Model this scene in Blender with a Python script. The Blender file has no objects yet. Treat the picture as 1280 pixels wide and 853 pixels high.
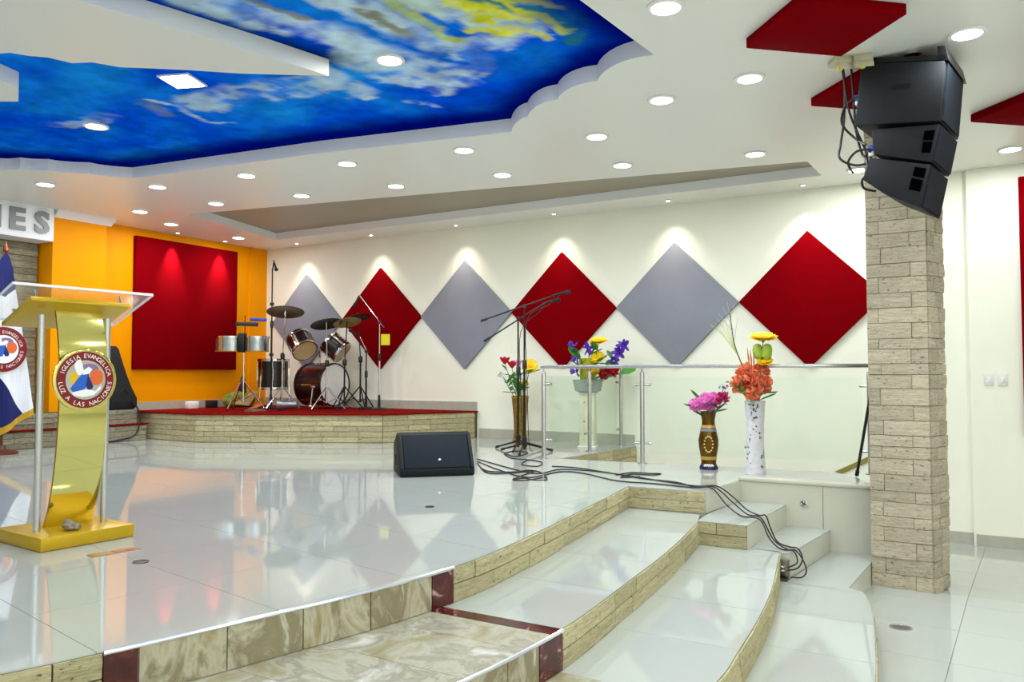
import bpy, bmesh, math, random
from math import sin, cos, pi, radians, sqrt, atan2, hypot
from mathutils import Vector, Matrix, noise
from mathutils.geometry import tessellate_polygon
random.seed(11)
S = bpy.context.scene
COL = S.collection

# ------------------------------------------------------------------ camera, world, exposure
CAM = Vector((0, 0, 0.85)); YAW, PITCH, FPX = 0.5316, 0.0409, 978.5
FW = Vector((-sin(YAW)*cos(PITCH), cos(YAW)*cos(PITCH), sin(PITCH)))
RT = Vector((cos(YAW), sin(YAW), 0)); UP = RT.cross(FW)
cd = bpy.data.cameras.new('camera'); cam = bpy.data.objects.new('camera', cd); COL.objects.link(cam)
cd.sensor_width = 36; cd.lens = FPX/1280*36; cd.clip_start = 0.05; cd.clip_end = 100
cam.matrix_world = Matrix(((RT.x, UP.x, -FW.x, CAM.x), (RT.y, UP.y, -FW.y, CAM.y), (RT.z, UP.z, -FW.z, CAM.z), (0, 0, 0, 1)))
S.camera = cam
w = bpy.data.worlds.new('world'); S.world = w; w.use_nodes = True
w.node_tree.nodes['Background'].inputs[0].default_value = (0.8, 0.85, 0.9, 1)
w.node_tree.nodes['Background'].inputs[1].default_value = 0.3
S.view_settings.view_transform = 'Standard'; S.view_settings.look = 'None'
S.view_settings.gamma = 1; S.view_settings.use_curve_mapping = False
S.view_settings.exposure = 0.25
LAMP_W, SPOT_W = 9.4, 27.0

def ray(x, y): return FW + RT*((x-640)/FPX) - UP*((y-426.5)/FPX)
def G(x, y, z=0.0):   # surveyed spot on the level z
    d = ray(x, y); return CAM + d*((z-CAM.z)/d.z)
def WY(x, y, Y):
    d = ray(x, y); return CAM + d*(Y/d.y)

# ------------------------------------------------------------------ mesh helpers
class MB:
    def __init__(s): s.v = []; s.f = []
    def add(s, vs, fs, M=None):
        o = len(s.v)
        for p in vs:
            p = Vector(p); s.v.append(M @ p if M else p)
        for f in fs: s.f.append([i+o for i in f])
        return s
    def box(s, c, d, M=None):
        cx, cy, cz = c; a, b, e = d[0]/2, d[1]/2, d[2]/2
        vs = [(cx+i*a, cy+j*b, cz+k*e) for i in (-1, 1) for j in (-1, 1) for k in (-1, 1)]
        return s.add(vs, [(0, 1, 3, 2), (4, 6, 7, 5), (0, 4, 5, 1), (2, 3, 7, 6), (0, 2, 6, 4), (1, 5, 7, 3)], M)
    def prism(s, poly, z0, z1, M=None, bevel=0):
        n = len(poly); ar = sum(poly[i][0]*poly[(i+1) % n][1]-poly[(i+1) % n][0]*poly[i][1] for i in range(n))
        if ar < 0: poly = poly[::-1]
        vs = [(p[0], p[1], z0) for p in poly]+[(p[0], p[1], z1) for p in poly]
        fs = [[i, (i+1) % n, n+(i+1) % n, n+i] for i in range(n)]
        tri = tessellate_polygon([[Vector((p[0], p[1], 0)) for p in poly]])
        for t in tri:
            a, b, c = [Vector((poly[i][0], poly[i][1], 0)) for i in t]
            t = list(t) if (b-a).cross(c-a).z > 0 else list(t)[::-1]
            fs.append([i+n for i in t]); fs.append(t[::-1])
        return s.add(vs, fs, M)
    def tube(s, pts, r, seg=8, cap=True, M=None):
        pts = [Vector(p) for p in pts]; n = len(pts); rs = r if isinstance(r, (list, tuple)) else [r]*n
        vs = []; up = None
        for i, p in enumerate(pts):
            t = (pts[min(i+1, n-1)]-pts[max(i-1, 0)]).normalized()
            if up is None: up = t.orthogonal().normalized()
            up = (up-t*up.dot(t)); up = up.normalized() if up.length > 1e-6 else t.orthogonal().normalized()
            b = t.cross(up)
            vs += [p+(up*cos(2*pi*k/seg)+b*sin(2*pi*k/seg))*rs[i] for k in range(seg)]
        fs = [[i*seg+k, i*seg+(k+1) % seg, (i+1)*seg+(k+1) % seg, (i+1)*seg+k] for i in range(n-1) for k in range(seg)]
        if cap: fs += [list(range(seg))[::-1], [(n-1)*seg+k for k in range(seg)]]
        return s.add(vs, fs, M)
    def lathe(s, prof, seg=24, M=None, cap=True):
        vs = [(r*cos(2*pi*k/seg), r*sin(2*pi*k/seg), z) for r, z in prof for k in range(seg)]; n = len(prof)
        fs = [[i*seg+k, i*seg+(k+1) % seg, (i+1)*seg+(k+1) % seg, (i+1)*seg+k] for i in range(n-1) for k in range(seg)]
        if cap and prof[0][0] > 1e-4: fs.append(list(range(seg))[::-1])
        if cap and prof[-1][0] > 1e-4: fs.append([(n-1)*seg+k for k in range(seg)])
        return s.add(vs, fs, M)
    def ball(s, c, r, M=None, seg=12, rings=7):
        rr = r if isinstance(r, (list, tuple)) else (r, r, r)
        vs = [(c[0]+rr[0]*sin(pi*i/rings)*cos(2*pi*k/seg), c[1]+rr[1]*sin(pi*i/rings)*sin(2*pi*k/seg), c[2]-rr[2]*cos(pi*i/rings)) for i in range(rings+1) for k in range(seg)]
        fs = [[i*seg+k, i*seg+(k+1) % seg, (i+1)*seg+(k+1) % seg, (i+1)*seg+k] for i in range(rings) for k in range(seg)]
        return s.add(vs, fs, M)
    def mesh(s, name='mesh'):
        me = bpy.data.meshes.new(name); me.from_pydata([tuple(p) for p in s.v], [], s.f)
        bm = bmesh.new(); bm.from_mesh(me); bmesh.ops.remove_doubles(bm, verts=bm.verts, dist=1e-5)
        bmesh.ops.recalc_face_normals(bm, faces=bm.faces); bm.to_mesh(me); bm.free(); return me
    def build(s, name, mat, parent=None, smooth=False, loc=None, bevel=0, kind=None):
        me = s.mesh(name)
        if bevel:
            bm = bmesh.new(); bm.from_mesh(me)
            ed = [e for e in bm.edges if len(e.link_faces) == 2 and e.calc_face_angle(0) > 0.5]
            bmesh.ops.bevel(bm, geom=ed, offset=bevel, segments=2, affect='EDGES', profile=0.5, clamp_overlap=True)
            bm.to_mesh(me); bm.free(); smooth = True
        me.materials.append(mat)
        if smooth:
            for p in me.polygons: p.use_smooth = True
            me.set_sharp_from_angle(angle=radians(38))
        return link(name, me, parent, loc, kind)

def link(name, me, parent=None, loc=None, kind=None):
    o = bpy.data.objects.new(name, me); COL.objects.link(o)
    if parent: o.parent = parent
    if loc is not None: o.location = loc
    if kind: o['kind'] = kind
    return o
def tag(o, label, cat, group=None):
    o['label'] = label; o['category'] = cat
    if group: o['group'] = group
    return o
def thing(name, label, cat, loc=(0, 0, 0), rz=0, group=None):
    o = bpy.data.objects.new(name, None); COL.objects.link(o); o.empty_display_size = 0.1
    o.location = loc; o.rotation_euler = (0, 0, rz)
    return tag(o, label, cat, group)
def struct(name, mb, mat, parent=None, label=None, smooth=False, bevel=0):
    o = mb.build(name, mat, parent, smooth, bevel=bevel)
    if not parent: o['kind'] = 'structure'
    if label: o['label'] = label
    return o
def T(loc=(0, 0, 0), rot=(0, 0, 0), sc=1):
    from mathutils import Euler
    return Matrix.Translation(loc) @ Euler(rot).to_matrix().to_4x4() @ (Matrix.Scale(sc, 4) if not isinstance(sc, tuple) else Matrix.Diagonal((*sc, 1)))
def align(p, d, roll=0):   # local +Z along d, at p
    q = Vector(d).to_track_quat('Z', 'Y'); return Matrix.Translation(p) @ q.to_matrix().to_4x4() @ Matrix.Rotation(roll, 4, 'Z')
def smoothpath(pts, sub=5):
    P = [Vector(p) for p in pts]; out = []
    for i in range(len(P)-1):
        a, b, c, d = P[max(i-1, 0)], P[i], P[i+1], P[min(i+2, len(P)-1)]
        for k in range(sub):
            t = k/sub; out.append(0.5*((2*b)+(c-a)*t+(2*a-5*b+4*c-d)*t*t+(3*b-a-3*c+d)*t**3))
    return out+[P[-1]]
def clip(poly, nx, ny, d):   # keep nx*x+ny*y <= d
    out = []; n = len(poly)
    for i in range(n):
        a, b = poly[i], poly[(i+1) % n]; da = nx*a[0]+ny*a[1]-d; db = nx*b[0]+ny*b[1]-d
        if da <= 0: out.append(a)
        if (da < 0 < db) or (db < 0 < da):
            t = da/(da-db); out.append((a[0]+(b[0]-a[0])*t, a[1]+(b[1]-a[1])*t))
    return out
def area(p): return 0.5*abs(sum(p[i][0]*p[(i+1) % len(p)][1]-p[(i+1) % len(p)][0]*p[i][1] for i in range(len(p)))) if len(p) > 2 else 0
def tiles(poly, z0, z1, size, origin, mat, parent, rot=0, gap=0.0025, zf=None):
    c, s_ = cos(rot), sin(rot); R = [(c*(x-origin[0])+s_*(y-origin[1]), -s_*(x-origin[0])+c*(y-origin[1])) for x, y in poly]
    sx, sy = size if isinstance(size, tuple) else (size, size)
    base = bmesh.new(); bv = [base.verts.new((x, y, 0)) for x, y in R]
    for t in tessellate_polygon([[Vector((x, y, 0)) for x, y in R]]):
        if area([R[k] for k in t]) > 1e-7:
            try: base.faces.new([bv[k] for k in t])
            except ValueError: pass
    def cut(src, co, no):
        b = src.copy(); bmesh.ops.bisect_plane(b, geom=b.verts[:]+b.edges[:]+b.faces[:], dist=1e-6, plane_co=co, plane_no=no, clear_outer=True); return b
    for i in range(int(min(p[0] for p in R)//sx), int(max(p[0] for p in R)//sx)+1):
        c1 = cut(base, (i*sx+gap/2, 0, 0), (-1, 0, 0)); c2 = cut(c1, ((i+1)*sx-gap/2, 0, 0), (1, 0, 0)); c1.free()
        ys = [v.co.y for v in c2.verts]
        if ys:
            for j in range(int(min(ys)//sy), int(max(ys)//sy)+1):
                d1 = cut(c2, (0, j*sy+gap/2, 0), (0, -1, 0)); q = cut(d1, (0, (j+1)*sy-gap/2, 0), (0, 1, 0)); d1.free()
                if sum(f.calc_area() for f in q.faces) > .003:
                    bmesh.ops.dissolve_limit(q, angle_limit=.01, verts=q.verts[:], edges=q.edges[:])
                    for v in q.verts: v.co = (c*v.co.x-s_*v.co.y+origin[0], s_*v.co.x+c*v.co.y+origin[1], z0)
                    r = bmesh.ops.extrude_face_region(q, geom=q.faces[:])
                    for v in r['geom']:
                        if isinstance(v, bmesh.types.BMVert): v.co.z = z1
                    if zf:
                        for v in q.verts: v.co.z += zf(v.co.x, v.co.y)
                    cx = sum(v.co.x for v in q.verts)/len(q.verts); cy = sum(v.co.y for v in q.verts)/len(q.verts)
                    for v in q.verts: v.co.x -= cx; v.co.y -= cy
                    bmesh.ops.recalc_face_normals(q, faces=q.faces[:])
                    me = bpy.data.meshes.new('tile'); q.to_mesh(me); me.materials.append(mat); link('tile', me, parent, (cx, cy, 0))
                q.free()
        c2.free()
    base.free()

# ------------------------------------------------------------------ materials
def lin(h):
    h = h.lstrip('#'); c = [int(h[i:i+2], 16)/255 for i in (0, 2, 4)]
    return tuple(x/12.92 if x <= 0.04045 else ((x+0.055)/1.055)**2.4 for x in c)+(1,)
def mat(name, hexc, rough=0.5, metal=0.0, spec=0.5, noise_amt=0, noise_scale=8, bump=0, bump_scale=60, coat=0, trans=0, sheen=0):
    m = bpy.data.materials.new(name); m.use_nodes = True; nt = m.node_tree; N = nt.nodes; b = N['Principled BSDF']
    b.inputs['Base Color'].default_value = lin(hexc); b.inputs['Roughness'].default_value = rough; b.inputs['Metallic'].default_value = metal
    b.inputs['Specular IOR Level'].default_value = spec; b.inputs['Coat Weight'].default_value = coat
    if trans: b.inputs['Transmission Weight'].default_value = trans
    if sheen: b.inputs['Sheen Weight'].default_value = sheen
    if noise_amt:
        tc = N.new('ShaderNodeNewGeometry'); nz = N.new('ShaderNodeTexNoise'); nz.inputs['Scale'].default_value = noise_scale; nz.inputs['Detail'].default_value = 5
        nt.links.new(tc.outputs['Position'], nz.inputs['Vector'])
        hs = N.new('ShaderNodeHueSaturation'); hs.inputs['Color'].default_value = lin(hexc)
        mr = N.new('ShaderNodeMapRange'); mr.inputs['From Min'].default_value = 0.3; mr.inputs['From Max'].default_value = 0.7
        mr.inputs['To Min'].default_value = 1-noise_amt; mr.inputs['To Max'].default_value = 1+noise_amt
        nt.links.new(nz.outputs['Fac'], mr.inputs['Value']); nt.links.new(mr.outputs[0], hs.inputs['Value']); nt.links.new(hs.outputs[0], b.inputs['Base Color'])
    if bump:
        tc = N.new('ShaderNodeTexCoord'); nz = N.new('ShaderNodeTexNoise'); nz.inputs['Scale'].default_value = bump_scale; nz.inputs['Detail'].default_value = 3
        nt.links.new(tc.outputs['Object'], nz.inputs['Vector'])
        bp = N.new('ShaderNodeBump'); bp.inputs['Strength'].default_value = bump; bp.inputs['Distance'].default_value = 0.004
        nt.links.new(nz.outputs['Fac'], bp.inputs['Height']); nt.links.new(bp.outputs[0], b.inputs['Normal'])
    return m
def ramp(nt, stops):
    r = nt.nodes.new('ShaderNodeValToRGB'); e = r.color_ramp.elements
    while len(e) < len(stops): e.new(0.5)
    for el, (p, c) in zip(e, stops): el.position = p; el.color = lin(c)
    return r
def stone_mat(name, cols, rnd=0.25):
    m = bpy.data.materials.new(name); m.use_nodes = True; nt = m.node_tree; N = nt.nodes; L = nt.links; b = N['Principled BSDF']
    b.inputs['Roughness'].default_value = 0.8; b.inputs['Specular IOR Level'].default_value = 0.25
    g = N.new('ShaderNodeNewGeometry'); mp = N.new('ShaderNodeMapping'); mp.inputs['Scale'].default_value = (13, 13, 80)
    oi = N.new('ShaderNodeObjectInfo'); va = N.new('ShaderNodeVectorMath'); va.operation = 'ADD'; mu = N.new('ShaderNodeMath'); mu.operation = 'MULTIPLY'; mu.inputs[1].default_value = 37
    L.new(oi.outputs['Random'], mu.inputs[0]); L.new(g.outputs['Position'], va.inputs[0]); L.new(mu.outputs[0], va.inputs[1]); L.new(va.outputs[0], mp.inputs['Vector'])
    nz = N.new('ShaderNodeTexNoise'); nz.inputs['Scale'].default_value = 1.0; nz.inputs['Detail'].default_value = 5; nz.inputs['Roughness'].default_value = 0.72; nz.inputs['Distortion'].default_value = 0.2
    L.new(mp.outputs[0], nz.inputs['Vector'])
    r = ramp(nt, list(zip((0.22, 0.42, 0.58, 0.8), cols))); L.new(nz.outputs['Fac'], r.inputs[0])
    m2 = N.new('ShaderNodeMapping'); m2.inputs['Scale'].default_value = (42, 42, 85); L.new(va.outputs[0], m2.inputs['Vector'])
    n2 = N.new('ShaderNodeTexNoise'); n2.inputs['Scale'].default_value = 1.0; n2.inputs['Detail'].default_value = 3; L.new(m2.outputs[0], n2.inputs['Vector'])
    pit = N.new('ShaderNodeMapRange'); pit.inputs['From Min'].default_value = 0.29; pit.inputs['From Max'].default_value = 0.38; pit.inputs['To Min'].default_value = 0.3; L.new(n2.outputs['Fac'], pit.inputs['Value'])
    mv = N.new('ShaderNodeMath'); mv.operation = 'MULTIPLY'
    hs = N.new('ShaderNodeHueSaturation'); mr = N.new('ShaderNodeMapRange'); mr.inputs['To Min'].default_value = 1-rnd; mr.inputs['To Max'].default_value = 1+rnd*0.5
    L.new(oi.outputs['Random'], mr.inputs['Value']); L.new(mr.outputs[0], mv.inputs[0]); L.new(pit.outputs[0], mv.inputs[1]); L.new(mv.outputs[0], hs.inputs['Value']); L.new(r.outputs[0], hs.inputs['Color']); L.new(hs.outputs[0], b.inputs['Base Color'])
    bp = N.new('ShaderNodeBump'); bp.inputs['Strength'].default_value = 0.9; bp.inputs['Distance'].default_value = 0.012
    L.new(nz.outputs['Fac'], bp.inputs['Height']); L.new(bp.outputs[0], b.inputs['Normal'])
    return m
def marble_mat(name, stops, scale, dist, rough=0.12, stretch=(1, 1, 1)):
    m = bpy.data.materials.new(name); m.use_nodes = True; nt = m.node_tree; N = nt.nodes; L = nt.links; b = N['Principled BSDF']
    b.inputs['Roughness'].default_value = rough
    g = N.new('ShaderNodeNewGeometry'); oi = N.new('ShaderNodeObjectInfo'); va = N.new('ShaderNodeVectorMath'); mu = N.new('ShaderNodeMath'); mu.operation = 'MULTIPLY'; mu.inputs[1].default_value = 53
    L.new(oi.outputs['Random'], mu.inputs[0]); L.new(g.outputs['Position'], va.inputs[0]); L.new(mu.outputs[0], va.inputs[1])
    mp = N.new('ShaderNodeMapping'); mp.inputs['Scale'].default_value = stretch; L.new(va.outputs[0], mp.inputs['Vector'])
    nz = N.new('ShaderNodeTexNoise'); nz.inputs['Scale'].default_value = scale; nz.inputs['Detail'].default_value = 9; nz.inputs['Roughness'].default_value = 0.62; nz.inputs['Distortion'].default_value = dist
    L.new(mp.outputs[0], nz.inputs['Vector']); r = ramp(nt, stops); L.new(nz.outputs['Fac'], r.inputs[0]); L.new(r.outputs[0], b.inputs['Base Color'])
    return m
def emit(name, col, k):
    m = bpy.data.materials.new(name); m.use_nodes = True; nt = m.node_tree; e = nt.nodes.new('ShaderNodeEmission')
    e.inputs[0].default_value = col; e.inputs[1].default_value = k; nt.links.new(e.outputs[0], nt.nodes['Material Output'].inputs[0]); return m
def clear_mat(name, tint, gloss=0.08, milk=0.0, milkcol='#ffffff', rough=0.02):
    m = bpy.data.materials.new(name); m.use_nodes = True; nt = m.node_tree; N = nt.nodes; L = nt.links
    t = N.new('ShaderNodeBsdfTransparent'); t.inputs[0].default_value = lin(tint); g = N.new('ShaderNodeBsdfGlossy'); g.inputs['Roughness'].default_value = rough
    lw = N.new('ShaderNodeLayerWeight'); pw = N.new('ShaderNodeMath'); pw.operation = 'POWER'; pw.inputs[1].default_value = 5; L.new(lw.outputs['Facing'], pw.inputs[0])
    fr = N.new('ShaderNodeMapRange'); fr.inputs['To Min'].default_value = gloss*.5; fr.inputs['To Max'].default_value = 0.75; L.new(pw.outputs[0], fr.inputs['Value'])
    mx = N.new('ShaderNodeMixShader'); L.new(fr.outputs[0], mx.inputs[0]); L.new(t.outputs[0], mx.inputs[1]); L.new(g.outputs[0], mx.inputs[2])
    out = mx
    if milk:
        d = N.new('ShaderNodeBsdfDiffuse'); d.inputs[0].default_value = lin(milkcol); m2 = N.new('ShaderNodeMixShader'); m2.inputs[0].default_value = milk
        L.new(mx.outputs[0], m2.inputs[1]); L.new(d.outputs[0], m2.inputs[2]); out = m2
    L.new(out.outputs[0], N['Material Output'].inputs[0]); return m

M_WALL = mat('cream_paint', '#F6F6E6', 0.55, noise_amt=0.015, noise_scale=1.5)
M_CEIL = mat('ceiling_paint', '#F0F0EA', 0.35, spec=0.5)
M_TRIM = mat('white_trim', '#F8FAFF', 0.4)
M_ORANGE = mat('orange_paint', '#F79C00', 0.5, spec=.08, noise_amt=0.02, noise_scale=2)
M_TILE = mat('porcelain_tile', '#B4BAB4', 0.045, spec=0.6, noise_amt=0.02, noise_scale=1.2)
M_GROUT = mat('grout', '#ACB0A7', 0.7)
M_STEPW = mat('white_step_tile', '#C6C5B6', 0.2, noise_amt=0.03, noise_scale=3)
M_BASEB = mat('grey_baseboard', '#B4B2A4', 0.3, noise_amt=0.06, noise_scale=12)
M_STONE = stone_mat('ledge_stone', ('#9A9068', '#B6AC84', '#C4BB95', '#D2CAA8'), .18)
M_STONEP = stone_mat('pillar_stone', ('#968A76', '#B4A991', '#C4BAA4', '#D6CEBC'), 0.16)
M_STONED = stone_mat('dark_stone', ('#5E5848', '#8C846E', '#A59D86', '#BDB6A2'), 0.25)
M_MORTAR = mat('stone_joint', '#5A5240', 0.9)
M_MARBLE = marble_mat('cream_marble', [(0.25, '#7E754E'), (0.4, '#A39D80'), (0.5, '#B6B3A4'), (0.55, '#9A9684'), (0.64, '#BDBBB0'), (0.7, '#DAD9D4')], 4.5, .6)
M_MARBLER = marble_mat('cream_marble_riser', [(0.25, '#5E4F22'), (0.38, '#8F8252'), (0.48, '#B4AE98'), (0.56, '#857C60'), (0.62, '#8E866A'), (0.68, '#D6D3C6'), (0.74, '#A8A28C')], 5.5, .7, stretch=(1, 1, 0.5))
M_REDMARB = marble_mat('red_marble', [(0.3, '#2E0B0A'), (0.5, '#4A1614'), (0.6, '#5E2420'), (0.645, '#C09A90'), (0.69, '#4C1816')], 7, 1.6)
M_GLINT = mat('edge_glint_metal', '#E6EAF2', 0.15, 0.6)
M_RED = mat('red_fabric', '#7C0008', 0.95, spec=0.03, bump=0.4, bump_scale=150, noise_amt=0.05, noise_scale=4)
M_GREY = mat('grey_fabric', '#8E909C', 0.9, spec=0.15, bump=0.4, bump_scale=150, noise_amt=0.05, noise_scale=3)
M_CARPET = mat('red_carpet', '#7A0E0A', 0.95, spec=0.03, noise_amt=0.15, noise_scale=20, bump=0.5, bump_scale=200)
M_STEEL = mat('brushed_steel', '#C9CACB', 0.25, 0.9)
M_CHROME = mat('chrome', '#DDDDDD', 0.1, 1.0)
M_BLACK = mat('black_plastic', '#16181C', 0.45)
M_BLACKM = mat('black_metal', '#101012', 0.35, 0.3)
M_CABLE = mat('black_rubber', '#141412', 0.5)
M_CAB = mat('speaker_black', '#10151B', 0.55, spec=.3, bump=0.25, bump_scale=300)
M_GRILLE = mat('speaker_grille', '#141C26', 0.6, spec=.2, bump=0.5, bump_scale=420)
M_PORT = mat('port_black', '#020304', .9, spec=0)
M_GOLD = mat('gold_paint', '#C9A314', 0.35, 0.35)
M_GOLDM = mat('gold_mirror', '#E9DE86', 0.05, 1.0)
M_GOLDE = mat('gold_edge', '#B98E10', 0.3, 0.6)
M_GLASS = clear_mat('clear_glass', '#FBFEFC', gloss=.03)
M_ACRYL = clear_mat('acrylic', '#FAFAFA', milk=0.07)
M_ACRYLE = mat('acrylic_edge', '#F2F4F6', 0.2)
M_BADGER = mat('badge_red', '#7E0A12', 0.3)
M_WHITE = mat('white_plastic', '#F2F2F0', 0.35)
M_LAMP = emit('led_diffuser', (1, 0.98, 0.95, 1), 12)
M_SPOT = emit('spot_lens', (1, 0.95, 0.85, 1), 14)
M_WOODY = mat('maroon_lacquer', '#1E060A', 0.28, coat=0.15)
M_HEADW = mat('drum_head_white', '#E9EAE8', 0.4)
M_HEADT = mat('drum_head_tan', '#C9B27C', 0.4)
M_BRASS = mat('cymbal_bronze', '#3E341A', 0.32, 0.8)
M_BRASSY = mat('cymbal_yellow', '#8E752C', 0.3, 0.85)
M_BLUE = mat('blue_plastic', '#1C3FB5', 0.35)
M_STEM = mat('green_stem', '#4C7A25', 0.6)
M_LEAF = mat('green_leaf', '#3F8A22', 0.5, noise_amt=0.15, noise_scale=30)
M_LEAFD = mat('dark_leaf', '#2E5A22', 0.5, noise_amt=0.15, noise_scale=30)
M_YEL = mat('yellow_petal', '#FFDC00', 0.6, noise_amt=0.1, noise_scale=40)
M_ORPET = mat('orange_petal', '#F49068', 0.6, noise_amt=0.22, noise_scale=30)
M_PINK = mat('pink_petal', '#FF9CE6', 0.6, noise_amt=0.14, noise_scale=40)
M_DPINK = mat('magenta_petal', '#C83478', 0.6, noise_amt=0.14, noise_scale=40)
M_PURP = mat('purple_petal', '#5A2AB4', 0.6, noise_amt=0.2, noise_scale=40)
M_REDP = mat('red_petal', '#C01426', 0.6, noise_amt=0.12, noise_scale=40)
M_YCEN = mat('yellow_center', '#EEB400', .7, noise_amt=.2, noise_scale=60)
M_WPET = mat('white_petal', '#EDEAE4', 0.6)
M_NAVY = mat('navy_cloth', '#0B1560', 0.8)
M_WCLOTH = mat('white_cloth', '#F1F2F8', 0.8)
M_GFRINGE = mat('gold_fringe', '#C79A12', 0.6)
M_DBROWN = mat('dark_wood', '#5A2A14', 0.4)

# ------------------------------------------------------------------ levels and outlines
ZC, H = 2.80, 0.16
ZH = -4*H
YW, XL = 8.685, -9.65
def hall_z(x, y): return 0.0 if y < 6.1 else -(y-6.1)*0.052
EDGE0 = [(-3.6, -1.6), (-3.0, 0.0), (-2.62, 0.7), (-2.40, 1.2), (-2.31, 1.47), (-2.195, 1.883), (-2.083, 2.324), (-2.0, 2.80), (-1.99, 3.234), (-2.039, 3.812), (-2.12, 4.497), (-2.251, 5.549)]
EDGE1 = [(-2.75, -1.6), (-2.2, 0.0), (-1.85, 0.75), (-1.66, 1.3), (-1.57, 1.65), (-1.473, 2.177), (-1.428, 2.69), (-1.43, 3.04), (-1.464, 3.58), (-1.516, 4.323), (-1.617, 5.159), (-1.69, 5.50)]
EDGE2 = [(-1.95, -1.6), (-1.5, 0.0), (-1.2, 0.75), (-1.02, 1.5), (-0.91, 2.2), (-0.863, 2.99), (-0.874, 3.331), (-0.907, 3.864), (-0.968, 4.442), (-1.085, 5.177), (-1.12, 5.36)]
EDGE3 = [(-1.35, -1.6), (-0.95, 0.0), (-0.68, 0.75), (-0.48, 1.6), (-0.38, 2.4), (-0.36, 3.1), (-0.39, 3.747), (-0.447, 4.335), (-0.51, 4.813), (-0.60, 5.23)]
def sp(e, sub=4): return [(p.x, p.y) for p in smoothpath([(a, b, 0) for a, b in e], sub)]
E0, E1, E2, E3 = sp(EDGE0), sp(EDGE1), sp(EDGE2), sp(EDGE3)
def band(e, y0, y1):
    out = []
    for a, b in zip(e, e[1:]):
        if y0 <= a[1] <= y1: out.append(a)
        for yy in (y0, y1):
            if a[1] < yy < b[1]:
                t = (yy-a[1])/(b[1]-a[1]); out.append((a[0]+(b[0]-a[0])*t, yy))
    if y0 <= e[-1][1] <= y1: out.append(e[-1])
    out.sort(key=lambda p: p[1]); return out
MY0, MY1 = 1.46, 2.80     # the marble stair between its red borders
WELL = [(-3.56, 6.97), (-1.04, 7.22), (-0.83, 6.96), (-0.745, 6.72)]
STAGE = E0 + [(-1.68, 5.60), (-1.61, 6.30), (-0.62, 6.30), (-0.62, 6.50)] + WELL[::-1] + [(-3.42, YW), (XL, YW), (XL, 5.9), (-9.8, 5.9), (-9.8, -1.6)]
S1P = [(-1.645, 5.30), (-1.31, 5.30), (-1.255, 6.30), (-1.61, 6.30), (-1.66, 5.6)]
S2P = [(-1.31, 5.36), (-1.05, 5.33), (-0.94, 6.30), (-1.255, 6.30)]
S3P = [(-1.05, 5.22), (-0.60, 5.23), (-0.69, 5.28), (-0.642, 6.085), (-0.642, 6.30), (-0.94, 6.30)]

# ------------------------------------------------------------------ floors and steps
m = MB(); hp = [(-4, -5), (5, -5), (5, 6.1), (-4, 6.1)]
m.add([(-4, -5, ZH-.01), (6, -5, ZH-.01), (6, 6.1, ZH-.01), (6, 9, ZH-.16), (-4, 9, ZH-.16), (-4, 6.1, ZH-.01)], [(0, 1, 2, 5), (5, 2, 3, 4)])
fl = struct('floor', m, M_GROUT, label='glossy white tiled hall floor')
tiles([(-0.95, 0.4), (3.0, 0.4), (3.0, 6.1), (-0.95, 6.1)], ZH-.012, ZH, 0.6, (-0.10, 5.262), M_TILE, fl, rot=radians(-3), zf=None)
tiles([(-0.7, 6.1), (3.0, 6.1), (3.0, YW), (-0.7, YW)], ZH-.012, ZH, 0.6, (-0.10, 5.262), M_TILE, fl, rot=radians(-3), zf=hall_z)
st = struct('floor_stage', MB().prism(STAGE, ZH-.3, -0.009), M_GROUT, label='raised stage of glossy white tiles with a curved front')
tiles(STAGE, -0.01, 0, 0.6, (-2.864, 1.541), M_TILE, st, rot=radians(-10))

def tread(name, inner, outer, z, y0, y1, extra=None, tm=M_TILE, ts=(3, 0.6), base=M_GROUT, lab=None):
    poly = band(inner, y0, y1)+band(outer, y0, y1)[::-1]
    if extra: poly = band(inner, y0, y1)+extra+band(outer, y0, y1)[::-1]
    o = struct(name, MB().prism(poly, ZH-.3, z-.009), base, label=lab)
    tiles(poly, z-.01, z, ts, (-3, y0), tm, o); return o
# each tread runs under the ones above it, so its slab starts at the upper edge
t1 = tread('step_upper', E0, E1, -H, MY1, 5.53, extra=[(-2.249, 5.53), (-1.70, 5.53)], lab='upper curved step of white tiles')
t2 = tread('step_middle', E1, E2, -2*H, 2.78, 5.36, extra=[(-1.66, 5.36)], lab='middle curved step of white tiles')
t3 = tread('step_lower', E2, E3, -3*H, 2.78, 5.23, lab='lowest curved step of white tiles')
for n, p, z, lb in (('step_side_upper', S1P, -H, 'upper white side step beside the stage wall'), ('step_side_middle', S2P, -2*H, 'middle white side step under the cables'), ('step_side_lower', S3P, -3*H, 'lowest white side step beside the stone pillar')):
    o = struct(n, MB().prism(p, ZH-.05, z-.009), M_STEPW, label=lb); tiles(p, z-.01, z, 0.7, (-2.0, 5.22), M_TILE, o)
mt = tread('step_marble_upper', E0, E1, -H, 1.2, 2.72, tm=M_MARBLE, ts=(3, 0.33), lab='upper marble tread between red marble borders')
mt2 = tread('step_marble_lower', E1, E2, -2*H, 1.2, 2.78, tm=M_MARBLE, ts=(3, 0.33), lab='lower marble tread below the upper one')
# red border on the marble tread
b0, b1 = band(E0, 2.72, MY1), band(E1, 2.72, MY1)
struct('trim_1', MB().prism(b0+b1[::-1], -H-.3, -H+.001), M_REDMARB, label='dark red marble border across the upper tread')

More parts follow.
